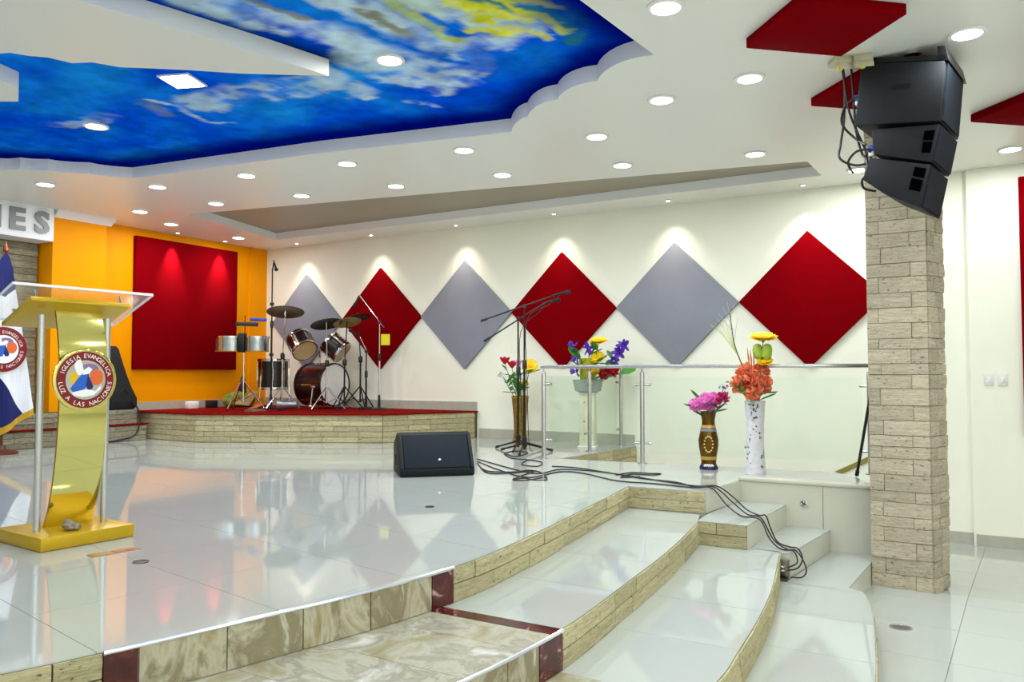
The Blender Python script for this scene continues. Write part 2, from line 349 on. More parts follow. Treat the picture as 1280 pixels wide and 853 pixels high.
def riser_pieces(name, edge, y0, y1, z0, z1, kind, mat_, base, lab, proud=0.012, rows=2, rnd=(0.22, 0.48)):
    """pieces set along a curved edge facing the hall (+X side)"""
    pts = [Vector((a, b, 0)) for a, b in band(edge, y0, y1)]
    if len(pts) < 2: return None
    return wall_pieces(name, pts, z0, z1, kind, mat_, base, lab, proud, rows, rnd)
def wall_pieces(name, pts, z0, z1, kind, mat_, base, lab, proud=0.012, rows=2, rnd=(0.22, 0.48), flip=1, cuts=None, parent=None, thick=0.02, gap=0.005):
    L = [0]
    for a, b in zip(pts, pts[1:]): L.append(L[-1]+(b-a).length)
    def at(s):
        s = max(0, min(L[-1], s))
        for i in range(len(L)-1):
            if s <= L[i+1]+1e-9:
                t = (s-L[i])/max(1e-9, L[i+1]-L[i]); p = pts[i].lerp(pts[i+1], t); d = (pts[i+1]-pts[i]).normalized(); return p, Vector((d.y, -d.x, 0))*flip
    m = MB(); n = max(2, int(L[-1]/0.08))
    ring = [at(L[-1]*i/n) for i in range(n+1)]
    vs = []
    for p, nn in ring: vs += [(*(p-nn*thick).xy, z0), (*(p+nn*0.001).xy, z0), (*(p+nn*0.001).xy, z1-.001), (*(p-nn*thick).xy, z1-.001)]
    fs = [[i*4+k, i*4+(k+1) % 4, (i+1)*4+(k+1) % 4, (i+1)*4+k] for i in range(n) for k in range(4)]
    m.add(vs, fs+[[3, 2, 1, 0], [n*4, n*4+1, n*4+2, n*4+3]])
    root = m.build(name, base, parent)
    if not parent: root['kind'] = 'structure'
    root['label'] = lab
    hs = (z1-z0)/rows
    for r in range(rows):
        s = 0
        first = True
        while s < L[-1]-1e-4:
            ln = random.uniform(*rnd)*(0.5 if first and r % 2 else 1) if cuts is None else cuts[r % len(cuts)]
            first = False
            e = min(L[-1], s+ln)
            if L[-1]-e < rnd[0]*0.45: e = L[-1]
            k = max(1, int((e-s)/0.16)); pr = proud*random.uniform(0.45, 1.1) if kind == 'stone' else proud
            za, zb = z0+r*hs+gap/2, z0+(r+1)*hs-gap/2; vs = []
            nl = 4 if kind == 'stone' else 2; W = nl+2; lay = [random.uniform(.7, 1.15) for _ in range(nl)] if kind == 'stone' else [1, 1]
            for i in range(k+1):
                p, nn = at(s+gap/2+(e-s-gap)*i/k)
                vs += [(*p.xy, za)]
                for l in range(nl): vs += [(*(p+nn*pr*lay[l]*(random.uniform(.75, 1.15) if kind == 'stone' else 1)).xy, za+(zb-za)*l/(nl-1))]
                vs += [(*p.xy, zb)]
            c = Vector(vs[0]); vs = [Vector(v)-c for v in vs]
            fs = [[i*W+q, i*W+(q+1) % W, (i+1)*W+(q+1) % W, (i+1)*W+q] for i in range(k) for q in range(W)]
            MB().add(vs, fs+[list(range(W))[::-1], [k*W+q for q in range(W)]]).build('stone' if kind == 'stone' else 'tile', mat_, root, loc=c)
            s = e
    return root
riser_pieces('riser_stage', E0, MY1+.07, 5.55, -H, -0.004, 'stone', M_STONE, M_MORTAR, 'curved stage riser of ledge stones')
riser_pieces('riser_stage_near', E0, 0.6, 1.46, -H, -0.004, 'stone', M_STONE, M_MORTAR, 'stage riser of ledge stones left of the marble stair')
riser_pieces('riser_upper', E1, 2.80, 5.50, -2*H, -H-.004, 'stone', M_STONE, M_MORTAR, 'stone riser under the upper curved step')
riser_pieces('riser_middle', E2, 2.2, 5.35, -3*H, -2*H-.004, 'stone', M_STONE, M_MORTAR, 'stone riser under the middle curved step')
riser_pieces('riser_lower', E3, 2.2, 5.22, -4*H, -3*H-.004, 'stone', M_STONE, M_MORTAR, 'stone riser under the lowest curved step')
wall_pieces('riser_stage_end', [Vector((-2.25, 5.552, 0)), Vector((-1.68, 5.602, 0))], -H, -0.004, 'stone', M_STONE, M_MORTAR, 'stone end face of the stage above the upper step')
wall_pieces('riser_side', [Vector((-1.66, 5.30, 0)), Vector((-1.31, 5.30, 0))], -2*H, -H-.004, 'stone', M_STONE, M_MORTAR, 'stone face under the upper side step')
wall_pieces('riser_corner', [Vector((-1.70, 5.50, 0)), Vector((-1.645, 5.31, 0))], -2*H, -.004-H, 'stone', M_STONE, M_MORTAR, 'narrow stone corner beside the upper side step')
riser_pieces('riser_marble_upper', E0, 1.56, 2.73, -H, -.006, 'tile', M_MARBLER, M_GROUT, 'marble riser below the stage edge', 0.010, 1, (0.28, 0.31))
riser_pieces('riser_marble_lower', E1, 1.56, 2.62, -2*H, -H-.006, 'tile', M_MARBLER, M_GROUT, 'marble riser below the upper marble tread', 0.010, 1, (0.28, 0.31))
for n, e, y0, y1, z in (('trim_2', E0, 1.46, 1.56, 0), ('trim_3', E0, 2.73, 2.87, 0), ('trim_4', E1, 2.62, 2.80, -H)):
    pts = [Vector((a, b, 0)) for a, b in band(e, y0, y1)]
    wall_pieces(n, pts, z-H, z-.006, 'tile', M_REDMARB, M_REDMARB, 'dark red marble upright border of the marble stair', 0.011, 1, (5, 6))
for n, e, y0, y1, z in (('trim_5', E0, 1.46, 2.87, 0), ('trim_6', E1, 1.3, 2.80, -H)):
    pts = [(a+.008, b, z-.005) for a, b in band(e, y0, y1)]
    struct(n, MB().tube(pts, 0.008, 8), M_GLINT, label='bright metal strip added as the highlight on the marble stair edge', smooth=True)  # added metal strip stands in for the specular highlight on the edge
# white faces beside the stage end
wall_pieces('wall_stage_side', [Vector((-1.678, 5.602, 0)), Vector((-1.608, 6.30, 0))], -H, -0.004, 'tile', M_STEPW, M_GROUT, 'white tiled side face of the stage', 0.008, 1, (0.9, 1.0))
wall_pieces('wall_stage_return', [Vector((-1.61, 6.30, 0)), Vector((-0.64, 6.30, 0))], ZH, 0.0, 'tile', M_STEPW, M_GROUT, 'tall white tiled wall behind the side steps', 0.008, 1, cuts=[0.62, 0.62])
struct('trim_7', MB().prism([(-1.62, 6.28), (-0.625, 6.28), (-0.625, 6.45), (-1.60, 6.45)], -0.002, 0.028), M_STEPW, label='white coping on the tiled wall', bevel=0.01)
wall_pieces('wall_stairwell', [Vector((-3.42, YW, 0)), Vector((-3.56, 6.97, 0))], -0.9, -0.012, 'stone', M_STONE, M_MORTAR, 'ledge stone inner wall of the stairwell', rows=8, flip=-1)

# ------------------------------------------------------------------ walls
m = MB(); m.box(((XL+3)/2, YW+.1, 0.9), (3-XL+.4, 0.2, 4.2)); wb = struct('wall_back', m, M_WALL, label='cream wall carrying the row of diamond panels')
m = MB(); m.box((XL-.1, 7.3, 1.4), (0.2, 2.8, 2.8)); struct('wall_left', m, M_ORANGE, label='orange wall behind the drums')
m = MB(); m.box((XL-.08, 8.52, 1.4), (0.23, 0.33, 2.8)); struct('wall_left_pilaster', m, M_ORANGE, label='slim orange pilaster in the corner beside the cream wall')
XP = -9.42
m = MB(); m.box(((XP-10)/2, 5.555, 1.4), (XP+10, 0.67, 2.8)); struct('wall_left_pier', m, M_ORANGE, label='bright orange pier beside the bulkhead')
m = MB()
prof = [(0, 0), (.02, 0), (.05, .03), (.09, .05), (.12, .075), (.12, .09), (0, .09)]
m.prism([(a, b) for a, b in prof], 0, 0.72, T((XP, 5.94, ZC-.09), (pi/2, 0, 0)))
struct('trim_8', m, M_TRIM, label='white cornice on top of the orange pier', smooth=True)
XS = -9.72
wl = struct('wall_left_stone', MB().box((XS-.1, 2.0, 1.4), (0.2, 6.4, 2.8)), M_MORTAR, label='dark ledge stone wall behind the flag')
z = 0.0
rr = 0
while z < 2.45:
    y = 5.2
    hh = 0.075
    while y > 3.6:
        ln = random.uniform(0.25, 0.5); y0 = max(3.6, y-ln)
        pr = random.uniform(0.01, 0.03)
        MB().box((0, 0, 0), (pr, y-y0-.004, hh-.004)).build('stone', M_STONED, wl, loc=(XS+pr/2, (y+y0)/2, z+hh/2)); y = y0
    z += hh
XB = -9.37
bk = struct('wall_left_bulkhead', MB().box(((XB-9.9)/2, 2.2, 2.61), (XB+9.9, 6.0, 0.40)), M_TRIM, label='white bulkhead carrying raised grey letters')
# right hall side
struct('wall_right', MB().box((5.1, 2, 1), (0.2, 14, 4.2)), M_WALL, label='cream side wall of the hall')
struct('wall_front', MB().box((-2.4, -4.1, 1), (15.4, 0.2, 4.2)), M_WALL, label='cream rear wall of the hall')
struct('wall_left_rear', MB().box((-9.9, -2.6, 1.4), (0.2, 3.0, 2.9)), M_WALL, label='cream side wall behind the stage')
struct('wall_back_projection', MB().box((1.6, YW-.03, 1.0), (3.24, 0.06, 4.0)), M_WALL, label='shallow cream wall projection right of the pillar')
def bb(name, x0, x1, y, z, h, lab, d=0.014):
    struct(name, MB().box(((x0+x1)/2, y-d/2, z+h/2), (x1-x0, d, h)), M_BASEB, label=lab)
zr = ZH+hall_z(0, YW)
bb('baseboard_back', -5.6, -3.43, YW, 0, 0.125, 'grey tile baseboard on the cream wall behind the stage')
bb('baseboard_platform', XL, -5.64, YW, 0.35, 0.12, 'grey tile baseboard on the wall behind the drums')
bb('baseboard_right', 0.0, 3.2, YW-.06, zr, 0.11, 'grey tile baseboard on the hall wall', 0.016)
bb('baseboard_right_recess', -0.62, -0.02, YW, zr, 0.11, 'grey tile baseboard beside the pillar', 0.016)
struct('baseboard_left', MB().box((XL+.008, 7.3, 0.405), (0.016, 2.7, 0.11)), M_BASEB, label='grey tile baseboard under the orange wall')
# stair skirting going up behind the railing
a, b = WY(1040, 594, YW-.012), WY(1100, 567, YW-.012)
struct('trim_9', MB().add([a+Vector((0, 0, -.035)), b+Vector((0, 0, -.035)), b+Vector((0, 0, .02)), a+Vector((0, 0, .02)), a+Vector((0, .012, -.035)), b+Vector((0, .012, -.035)), b+Vector((0, .012, .02)), a+Vector((0, .012, .02))],
       [(0, 1, 2, 3), (7, 6, 5, 4), (0, 4, 5, 1), (1, 5, 6, 2), (2, 6, 7, 3), (3, 7, 4, 0)]), mat('olive_skirting', '#8F8440', 0.4), label='olive stair skirting sloping up the cream wall')
m = MB(); m.prism([(-3.6, 6.9), (0.5, 6.9), (0.5, YW), (-3.6, YW)], -1.2, -0.9); struct('floor_stairwell', m, M_STEPW, label='landing down in the stairwell')

# ------------------------------------------------------------------ ceiling with the mural recess and the tray
def arc(a, b, bulge, n=6):
    a, b = Vector((*a, 0)), Vector((*b, 0)); d = b-a; nn = Vector((-d.y, d.x, 0))
    return [tuple((a+d*t+nn*bulge*sin(pi*t**0.75)).xy) for t in [i/n for i in range(n)]]
def gp(x, y, z=ZC): p = G(x, y, z); return (p.x, p.y)
scal = [gp(639, 165), gp(659.5, 146), gp(697, 124.4), gp(746.5, 101.4), gp(817.7, 68.8)]
left = [gp(165, 223), gp(112, 217), gp(60, 213), gp(25, 211), gp(0, 212)]
hole = [gp(725, 0), (-1.85, 2.4), (-2.3, 1.2), (-3.5, 0.5), (-6.0, 0.5), (-8.6, 1.4), (-8.9, 2.8)]
far_left = left[::-1]
wav = []
for i in range(4): wav += arc(far_left[i], far_left[i+1], 0.10)
sc_ = []
SP = [(639, 165), (659.5, 146), (697, 124.4), (746.5, 101.4), (817.7, 68.8)]
for (ax, ay), (bx_, by_) in zip(SP, SP[1:]):
    for k in range(8):
        t = k/8*pi/2; sc_.append(gp(ax+(bx_-ax)*(.75*(1-cos(t))+.25*k/8), ay+(by_-ay)*(.75*sin(t)+.25*k/8)))
HOLE = hole + [(-8.5, 3.6)] + wav + [left[0], gp(400, 191.5)] + sc_ + [scal[4]]
TRAY = [gp(236, 268), gp(345, 300), gp(1027, 219.5), gp(1009, 202)]
outer = [(-10, -4.2), (5.2, -4.2), (5.2, 8.9), (-10, 8.9)]
polys = [[Vector((*p, 0)) for p in q] for q in (outer, HOLE, TRAY)]
flat = [p for q in polys for p in q]
m = MB(); tr = []
for t in tessellate_polygon(polys):
    a, b, c = [flat[i] for i in t]; t = list(t)
    if (b-a).cross(c-a).z > 0: t = t[::-1]
    tr.append(t)
me = bpy.data.meshes.new('ceiling'); me.from_pydata([(p.x, p.y, ZC) for p in flat], [], tr); me.materials.append(M_CEIL)
ce = link('ceiling', me, kind='structure'); ce['label'] = 'white ceiling with recessed lights'
ZM = 2.91
def fascia(name, poly, z0, z1, lab):
    n = len(poly); vs = [(p[0], p[1], z0) for p in poly]+[(p[0], p[1], z1) for p in poly]
    o = MB().add(vs, [[i, (i+1) % n, n+(i+1) % n, n+i] for i in range(n)]).build(name, M_TRIM); o['kind'] = 'structure'; o['label'] = lab; return o
fascia('trim_10', HOLE, ZC, ZM+.01, 'white scalloped edge around the painted ceiling')
fascia('trim_11', TRAY, ZC, ZC+.10, 'white inner edge of the long ceiling tray')
m = MB(); m.prism([(-9.2, 5.9), (-1.0, 7.2), (-1.0, 8.6), (-9.2, 8.6)], ZC+.10, ZC+.12); struct('ceiling_tray', m, mat('tray_shade_taupe', '#A39C88', .5), label='recessed long ceiling tray along the cream wall')  # taupe colour puts the shade of the unlit recess into the tray ceiling
# painted sky: real paint colours stored on a fine grid
def segd(p, a, b):
    d = b-a; t = max(0, min(1, (p-a).dot(d)/max(1e-9, d.length_squared))); return (p-a-d*t).length, t
def fbm(x, y, s, seed=0): return noise.fractal(Vector((x*s+seed, y*s-seed, seed*1.7)), 1.0, 2.0, 5)
x0, x1, y0_, y1_ = -9.4, -1.3, 0.2, 6.0; st_ = 0.03
nx, ny = int((x1-x0)/st_)+1, int((y1_-y0_)/st_)+1
vs, cols = [], []
edgepts = [Vector((*p, 0)) for p in HOLE]; far = edgepts[7:]
bordr = [Vector((*p, 0)) for p in [(-8.9, 2.8), (-8.5, 3.6)]+far_left[:1]+[left[0], gp(400, 191.5), scal[0], scal[4], gp(725, 0), (-1.85, 2.4)]]
def C3(h): return Vector(lin(h)[:3])
BLUE, CYAN, NAVYC, WHT, YELC, TEAL, GRYC = Vector((.0, .09, .82)), Vector((.01, .30, .92)), Vector((.0, .001, .20)), Vector((.60, .78, .92)), Vector((.80, .80, .02)), C3('#2E8A90'), C3('#8E8F74')
strokes = []   # survey points, half width, colour, strength, raggedness
for pts, wd, cc, k, rg in [([(235, -8), (300, 15), (360, 30), (408, 46)], .15, WHT, .95, .5), ([(300, 0), (350, 12), (385, 22)], .05, GRYC, .8, .4), ([(420, -5), (470, 20), (520, 45), (560, 60), (612, 55)], .14, WHT, .95, .5), ([(520, -8), (570, 8), (620, 26), (650, 40)], .14, Vector((.62, .78, .72)), .95, .3),
   ([(450, 60), (520, 82), (570, 100)], .17, WHT, .8, .8), ([(430, 62), (490, 95), (545, 108)], .13, WHT, .8, .8), ([(255, 130), (300, 118), (350, 115), (400, 108)], .20, WHT, .75, .9), ([(395, 85), (430, 100), (450, 116)], .14, WHT, .7, .9), ([(420, 40), (450, 52), (470, 62)], .12, WHT, .7, .7),
   ([(560, 62), (590, 75), (600, 88), (570, 95)], .08, WHT, .9, 1.0), ([(190, 125), (215, 132), (255, 152), (290, 156)], .035, WHT, .8, .6), ([(440, 128), (470, 122)], .04, WHT, .9, .8), ([(508, 128), (542, 132)], .025, WHT, .8, .8), ([(70, 158), (110, 152), (140, 146)], .07, WHT, .5, .8), ([(180, 128), (205, 142)], .06, GRYC, .5, .8),
   ([(458, 14), (490, 25), (505, 40), (516, 53)], .05, GRYC, .9, .4), ([(480, -5), (520, 20), (555, 38), (572, 48)], .055, Vector((.52, .64, .18)), .95, .3), ([(605, -5), (660, 15), (705, 40), (716, 48)], .07, TEAL, .95, .2), ([(640, -8), (690, 10), (720, 30)], .04, TEAL, .8, .2),
   ([(585, -5), (620, 16), (655, 30)], .055, YELC, .95, .2), ([(592, 36), (630, 40), (676, 50)], .05, YELC, .95, .2), ([(622, -5), (660, 20), (702, 43)], .04, YELC, .9, .2), ([(600, 20), (614, 28)], .035, YELC, 1.0, .1), ([(556, -5), (585, 12), (600, 20)], .04, YELC, .9, .2), ([(655, -5), (690, 12)], .05, YELC, .8, .2)]:
    strokes.append(([(lambda g: (g.x, g.y))(G(x, y, ZM)) for x, y in pts], wd, cc, k, rg))
navy_st = [Vector((-4.02, 2.45, 0)), Vector((-3.80, 3.19, 0)), Vector((-3.60, 3.72, 0))]
for j in range(ny):
    for i in range(nx):
        x, y = x0+i*st_, y0_+j*st_; p = Vector((x, y, 0)); vs.append((x, y, ZM))
        n1, n2, n3 = fbm(x, y, 1.1), fbm(x, y, 2.6, 5), fbm(x, y, 6.0, 9)
        c = BLUE.lerp(CYAN, max(0, min(1, 0.28+n1*0.8+n2*.35)))
        q = p+Vector((n2*.09+n3*.05, n1*.08-n3*.07, 0))
        for pts, wd, cc, k, rg in strokes:
            d = min(segd(q, Vector((*a, 0)), Vector((*b, 0)))[0] for a, b in zip(pts, pts[1:]))
            if d < wd*2:
                f = max(0, min(1, (wd*1.15-d)/(wd*.4)))*k*max(0.1, min(1, .95-.2*rg+(n3*1.8+n2*.8)*rg)); c = c.lerp(cc, f)
        d = min(segd(p, a, b)[0] for a, b in zip(bordr, bordr[1:]))
        f = max(0, min(1, 1-(d-.12)/.40)); c = c.lerp(NAVYC, f*f*(3-2*f)*.97)
        d = min(segd(p, a, b)[0] for a, b in zip(navy_st, navy_st[1:])); f = max(0, min(1, 1-(d-.02)/.2)); c = c.lerp(C3('#031F55'), f*.9)
        cols.append((*c, 1))
fs = [(j*nx+i, (j+1)*nx+i, (j+1)*nx+i+1, j*nx+i+1) for j in range(ny-1) for i in range(nx-1)]
me = bpy.data.meshes.new('ceiling_mural'); me.from_pydata(vs, [], fs)
at_ = me.color_attributes.new('paint', 'FLOAT_COLOR', 'POINT')
at_.data.foreach_set('color', [v for c in cols for v in c])
mm = bpy.data.materials.new('sky_mural_paint'); mm.use_nodes = True; nt = mm.node_tree; an = nt.nodes.new('ShaderNodeVertexColor'); an.layer_name = 'paint'
bs = nt.nodes['Principled BSDF']; bs.inputs['Roughness'].default_value = 0.6; bs.inputs['Specular IOR Level'].default_value = 0.0
hs = nt.nodes.new('ShaderNodeHueSaturation'); nz = nt.nodes.new('ShaderNodeTexNoise'); nz.inputs['Scale'].default_value = 7; nz.inputs['Detail'].default_value = 6
gg = nt.nodes.new('ShaderNodeNewGeometry'); nt.links.new(gg.outputs['Position'], nz.inputs['Vector'])
mr = nt.nodes.new('ShaderNodeMapRange'); mr.inputs['From Min'].default_value = .3; mr.inputs['From Max'].default_value = .7; mr.inputs['To Min'].default_value = .78; mr.inputs['To Max'].default_value = 1.22
nt.links.new(nz.outputs['Fac'], mr.inputs['Value']); nt.links.new(mr.outputs[0], hs.inputs['Value'])
nt.links.new(an.outputs['Color'], hs.inputs['Color']); nt.links.new(hs.outputs[0], bs.inputs['Base Color'])
me.materials.append(mm); mu_ = link('ceiling_mural', me, kind='structure'); mu_['label'] = 'ceiling recess painted as a blue sky with clouds'
# dropped white islands in the mural
isl = [gp(*p) for p in [(0, 67), (12, 66), (37, 70), (60, 72), (90, 79), (115, 78), (150, 84), (175, 85), (240, 88), (300, 92), (411, 95), (330, 69), (210, 33), (98, 0)]] + [(-4.15, 1.9), (-4.5, 1.4), (-5.4, 1.3), (-5.5, 2.2)]
struct('ceiling_island', MB().prism(isl, ZC, ZM), M_CEIL, label='white scalloped ceiling island pointing into the painted sky')
i2 = [gp(23, 127), gp(23, 110), gp(0, 100), (-5.7, 2.3), (-6.4, 2.3), (-6.3, 2.85), gp(0, 127)]
struct('ceiling_island_small', MB().prism(i2, ZC, ZM), M_CEIL, label='small white ceiling island tip at the left edge')

# ------------------------------------------------------------------ ceiling lights
ring_me = MB().lathe([(.078, -.002), (.098, -.003), (.1, 0), (.1, .01), (.078, .01)], 28, None, False).mesh('ring'); ring_me.materials.append(M_WHITE)
disc_me = MB().lathe([(.082, .001), (.082, .006)], 28).mesh('diffuser'); disc_me.materials.append(M_LAMP)
sring_me = MB().lathe([(.022, -.002), (.034, -.003), (.036, 0), (.036, .01), (.022, .01)], 20, None, False).mesh('ring'); sring_me.materials.append(M_WHITE)
sdisc_me = MB().lathe([(.024, .001), (.024, .006)], 20).mesh('lens'); sdisc_me.materials.append(M_SPOT)
la = bpy.data.lights.new('downlight_lamp', 'AREA'); la.shape = 'DISK'; la.size = 0.15; la.energy = LAMP_W; la.color = (0.935, 0.98, 1)
ls = bpy.data.lights.new('spot_lamp', 'SPOT'); ls.energy = SPOT_W; ls.color = (1, 0.93, 0.78); ls.spot_size = radians(84); ls.spot_blend = 1.0; ls.shadow_soft_size = 0.02
ls2 = ls.copy(); ls2.energy = SPOT_W*3; ls2.spot_size = radians(48); ls2.color = (1, .9, .9)
def downlight(x, y, z, label, group=None, spot=None):
    t = thing('spotlight' if spot else 'downlight', label, 'light', (x, y, z-.011), 0, group)
    link('ring', sring_me if spot else ring_me, t); link('lens' if spot else 'diffuser', sdisc_me if spot else disc_me, t)
    l = link('lamp', ls if spot else la, t, (0, 0, -.006))
    if spot:
        if x < -9.4: l.data = ls2
        l.rotation_euler = Vector(spot).to_track_quat('-Z', 'Y').to_euler()
    return t
DL = [((832, 8), 'round ceiling downlight at the top edge beside the red ceiling panel'), ((1209, 41), 'round ceiling downlight right of the hanging speakers'), ((937, 97), 'round ceiling downlight below the left tip of the red ceiling panel'),
 ((827, 124), 'round ceiling downlight nearest the corner of the painted sky'), ((746, 170), 'round ceiling downlight near the middle scallops of the painted sky'), ((944, 192), 'round ceiling downlight just in front of the right tray end'),
 ((778, 206), 'round ceiling downlight in front of the tray above the right grey diamond'), ((628, 218), 'round ceiling downlight second from right before the tray'), ((580, 187), 'round ceiling downlight close below the first scallop'),
 ((434, 204), 'round ceiling downlight under the straight edge of the painted sky'), ((495, 232), 'round ceiling downlight above the second grey diamond'), ((377, 244), 'round ceiling downlight above the tall drum microphone'),
 ((308, 219), 'round ceiling downlight right of the painted sky corner'), ((270, 254), 'round ceiling downlight by the left corner of the tray'), ((197, 233), 'round ceiling downlight below the lowest corner of the painted sky'),
 ((175, 264), 'round ceiling downlight beside the white cornice'), ((214, 280), 'round ceiling downlight left of the tray over the red wall panel'), ((298, 297), 'round ceiling downlight in the corner over the orange pilaster'),
 ((57, 230), 'round ceiling downlight above the raised letters'), ((1263, 186), 'round ceiling downlight at the right edge over the hall'), ((1072, 212), 'round ceiling downlight half hidden behind the speaker cables')]
for (x, y), lb in DL:
    p = G(x, y, ZC); downlight(p.x, p.y, ZC, lb, 'round ceiling downlights')
for (x, y), lb in (((487, 74), 'round downlight in the clouds of the painted sky'), ((120, 157), 'round downlight in the blue part of the painted sky')):
    p = G(x, y, ZM); downlight(p.x, p.y, ZM, lb, 'downlights in the painted sky')
p = G(228, 100, ZM); t = thing('square_light', 'square ceiling light beside the white scalloped island', 'light', (p.x, p.y, ZM-.011), 0.35)
MB().box((0, 0, .004), (.24, .24, .012)).build('frame', M_WHITE, t); MB().box((0, 0, -.004), (.2, .2, .006)).build('diffuser', M_LAMP, t)
l2 = bpy.data.lights.new('square_lamp', 'AREA'); l2.shape = 'SQUARE'; l2.size = .18; l2.energy = LAMP_W; link('lamp', l2, t, (0, 0, -.012))
# unseen downlights added past the frame to light the room
k = 0
for ix in range(4):
    for iy in range(6):
        x, y = 0.5+ix*1.35, -3.0+iy*1.5
        downlight(x, y, ZC, 'unseen round ceiling downlight added to light the hall', 'added downlights past the frame')
for x, y in ((-0.9, 2.2), (-0.9, 0.4), (-1.0, -1.4), (-2.8, -0.8), (-4.6, -1.0), (-6.4, -1.0), (-8.4, -0.6), (-9.2, 3.2), (-9.3, 1.4)):
    downlight(x, y, ZC, 'unseen round ceiling downlight added to light the hall', 'added downlights past the frame')
for x, y in ((-3.0, 2.2), (-6.2, 1.8), (-7.6, 2.6)): downlight(x, y, ZM, 'unseen round downlight added in the painted sky over the pulpit', 'added downlights over the pulpit')
DX = [-8.716+1.4486*i for i in range(6)]
names = ['small spotlight over the leftmost grey diamond', 'small spotlight over the leftmost red diamond', 'small spotlight over the middle grey diamond', 'small spotlight over the middle red diamond', 'small spotlight over the rightmost grey diamond', 'small spotlight over the rightmost red diamond']
for x, n in zip(DX, names): downlight(x, 8.44, ZC, n, 'wall spotlights', spot=(0, .12, -1))
for y, n in ((6.95, 'small spotlight over the left half of the red wall panel'), (7.75, 'small spotlight over the right half of the red wall panel')): downlight(-9.47, y, ZC, n, 'wall spotlights', spot=(-.16, 0, -1))

# ------------------------------------------------------------------ acoustic panels
D2 = 1.45/sqrt(2)
pan = MB().box((0, 0, 0), (D2, .05, D2), Matrix.Rotation(pi/4, 4, 'Y'))
pm = None
nm = ['leftmost grey diamond panel, behind the drum kit', 'leftmost red diamond panel, behind the drum microphone', 'middle grey diamond panel between two red ones', 'middle red diamond panel behind the two microphone stands', 'rightmost grey diamond panel above the railing', 'rightmost red diamond panel beside the stone pillar']
for i, x in enumerate(DX):
    mb = MB().box((0, 0, 0), (D2, .05, D2), Matrix.Rotation(pi/4, 4, 'Y'))
    o = mb.build('diamond_panel', M_RED if i % 2 else M_GREY, bevel=.008, loc=(x, YW-.027, 1.628)); tag(o, nm[i], 'wall panel', 'diamond panels')
o = MB().box((0, 0, 0), (.06, 1.68, 1.79)).build('wall_panel', M_RED, bevel=.01, loc=(XL+.032, 7.25, 1.795)); tag(o, 'large square dark red fabric panel on the orange wall', 'wall panel')
o = MB().box((0, 0, 0), (1.6, .05, 2.4)).build('wall_panel', M_RED, bevel=.01, loc=(1.2, YW-.087, 1.47)); tag(o, 'tall red fabric panel at the right edge of the hall wall', 'wall panel')
for i, (lx, ly, lb) in enumerate([(*gp(932.5, 60.7, ZC-.06), 'red ceiling panel nearest the camera above the speakers'), (*gp(1013.5, 133, ZC-.06), 'red ceiling panel half hidden behind the hanging speakers'), (*gp(1213, 153, ZC-.06), 'red ceiling panel cut by the right edge of the picture')]):
    q = [(0, 0), (.46, .41), (.84, -.01), (.38, -.42)]
    o = MB().prism(q, 0, .06).build('ceiling_panel', M_RED, loc=(lx, ly, ZC-.06), bevel=.006); tag(o, lb, 'ceiling panel', 'red ceiling panels')

# ------------------------------------------------------------------ stone pillar
pil = [(-.638, 6.08), (-.26, 6.07), (-.178, 6.29), (-.20, 6.48), (-.62, 6.50)]
pz0 = ZH-.01
pr_ = struct('pillar', MB().prism(pil, pz0, ZC+.01), M_MORTAR, label='square pillar clad in pale ledge stones')
rh = (ZC-ZH)/37
def block(a, b, z0, z1, pr, mat_):
    a, b = Vector((*a, 0)), Vector((*b, 0)); d = (b-a).normalized(); n = Vector((d.y, -d.x, 0))
    hz = (z1-z0)/3
    vs = []
    for k, o in enumerate((pr*random.uniform(.7, 1), pr*random.uniform(.85, 1.1), pr*random.uniform(.8, 1.05), pr*random.uniform(.7, 1))):
        zz = z0+hz*k
        vs += [a+Vector((0, 0, zz)), a+n*o+Vector((0, 0, zz)), b+n*o+Vector((0, 0, zz)), b+Vector((0, 0, zz))]
    c = vs[0].copy(); vs = [v-c for v in vs]
    fs = [[i*4+q, i*4+(q+1) % 4, (i+1)*4+(q+1) % 4, (i+1)*4+q] for i in range(3) for q in range(4)]+[[3, 2, 1, 0], [12, 13, 14, 15]]
    MB().add(vs, fs).build('stone', mat_, pr_, loc=c)
def lerp2(a, b, t): return (a[0]+(b[0]-a[0])*t, a[1]+(b[1]-a[1])*t)
A, B, Cc = pil[0], pil[1], pil[2]
zrow = [ZH]
while zrow[-1] < ZC-.05: zrow.append(min(ZC, zrow[-1]+rh*random.uniform(.75, 1.25)))
for r in range(len(zrow)-1):
    z0 = zrow[r]; z1 = zrow[r+1]-.0035
    j = random.uniform(-.03, .03)
    t = (.22+j) if r % 2 else (.74+j)
    block(A, lerp2(A, B, t-.004), z0, z1, random.uniform(.012, .022), M_STONEP); block(lerp2(A, B, t+.004), B, z0, z1, random.uniform(.012, .022), M_STONEP)
    t = .45+random.uniform(-.2, .2)
    block(B, lerp2(B, Cc, t-.008), z0, z1, random.uniform(.012, .024), M_STONEP); block(lerp2(B, Cc, t+.008), Cc, z0, z1, random.uniform(.012, .024), M_STONEP)

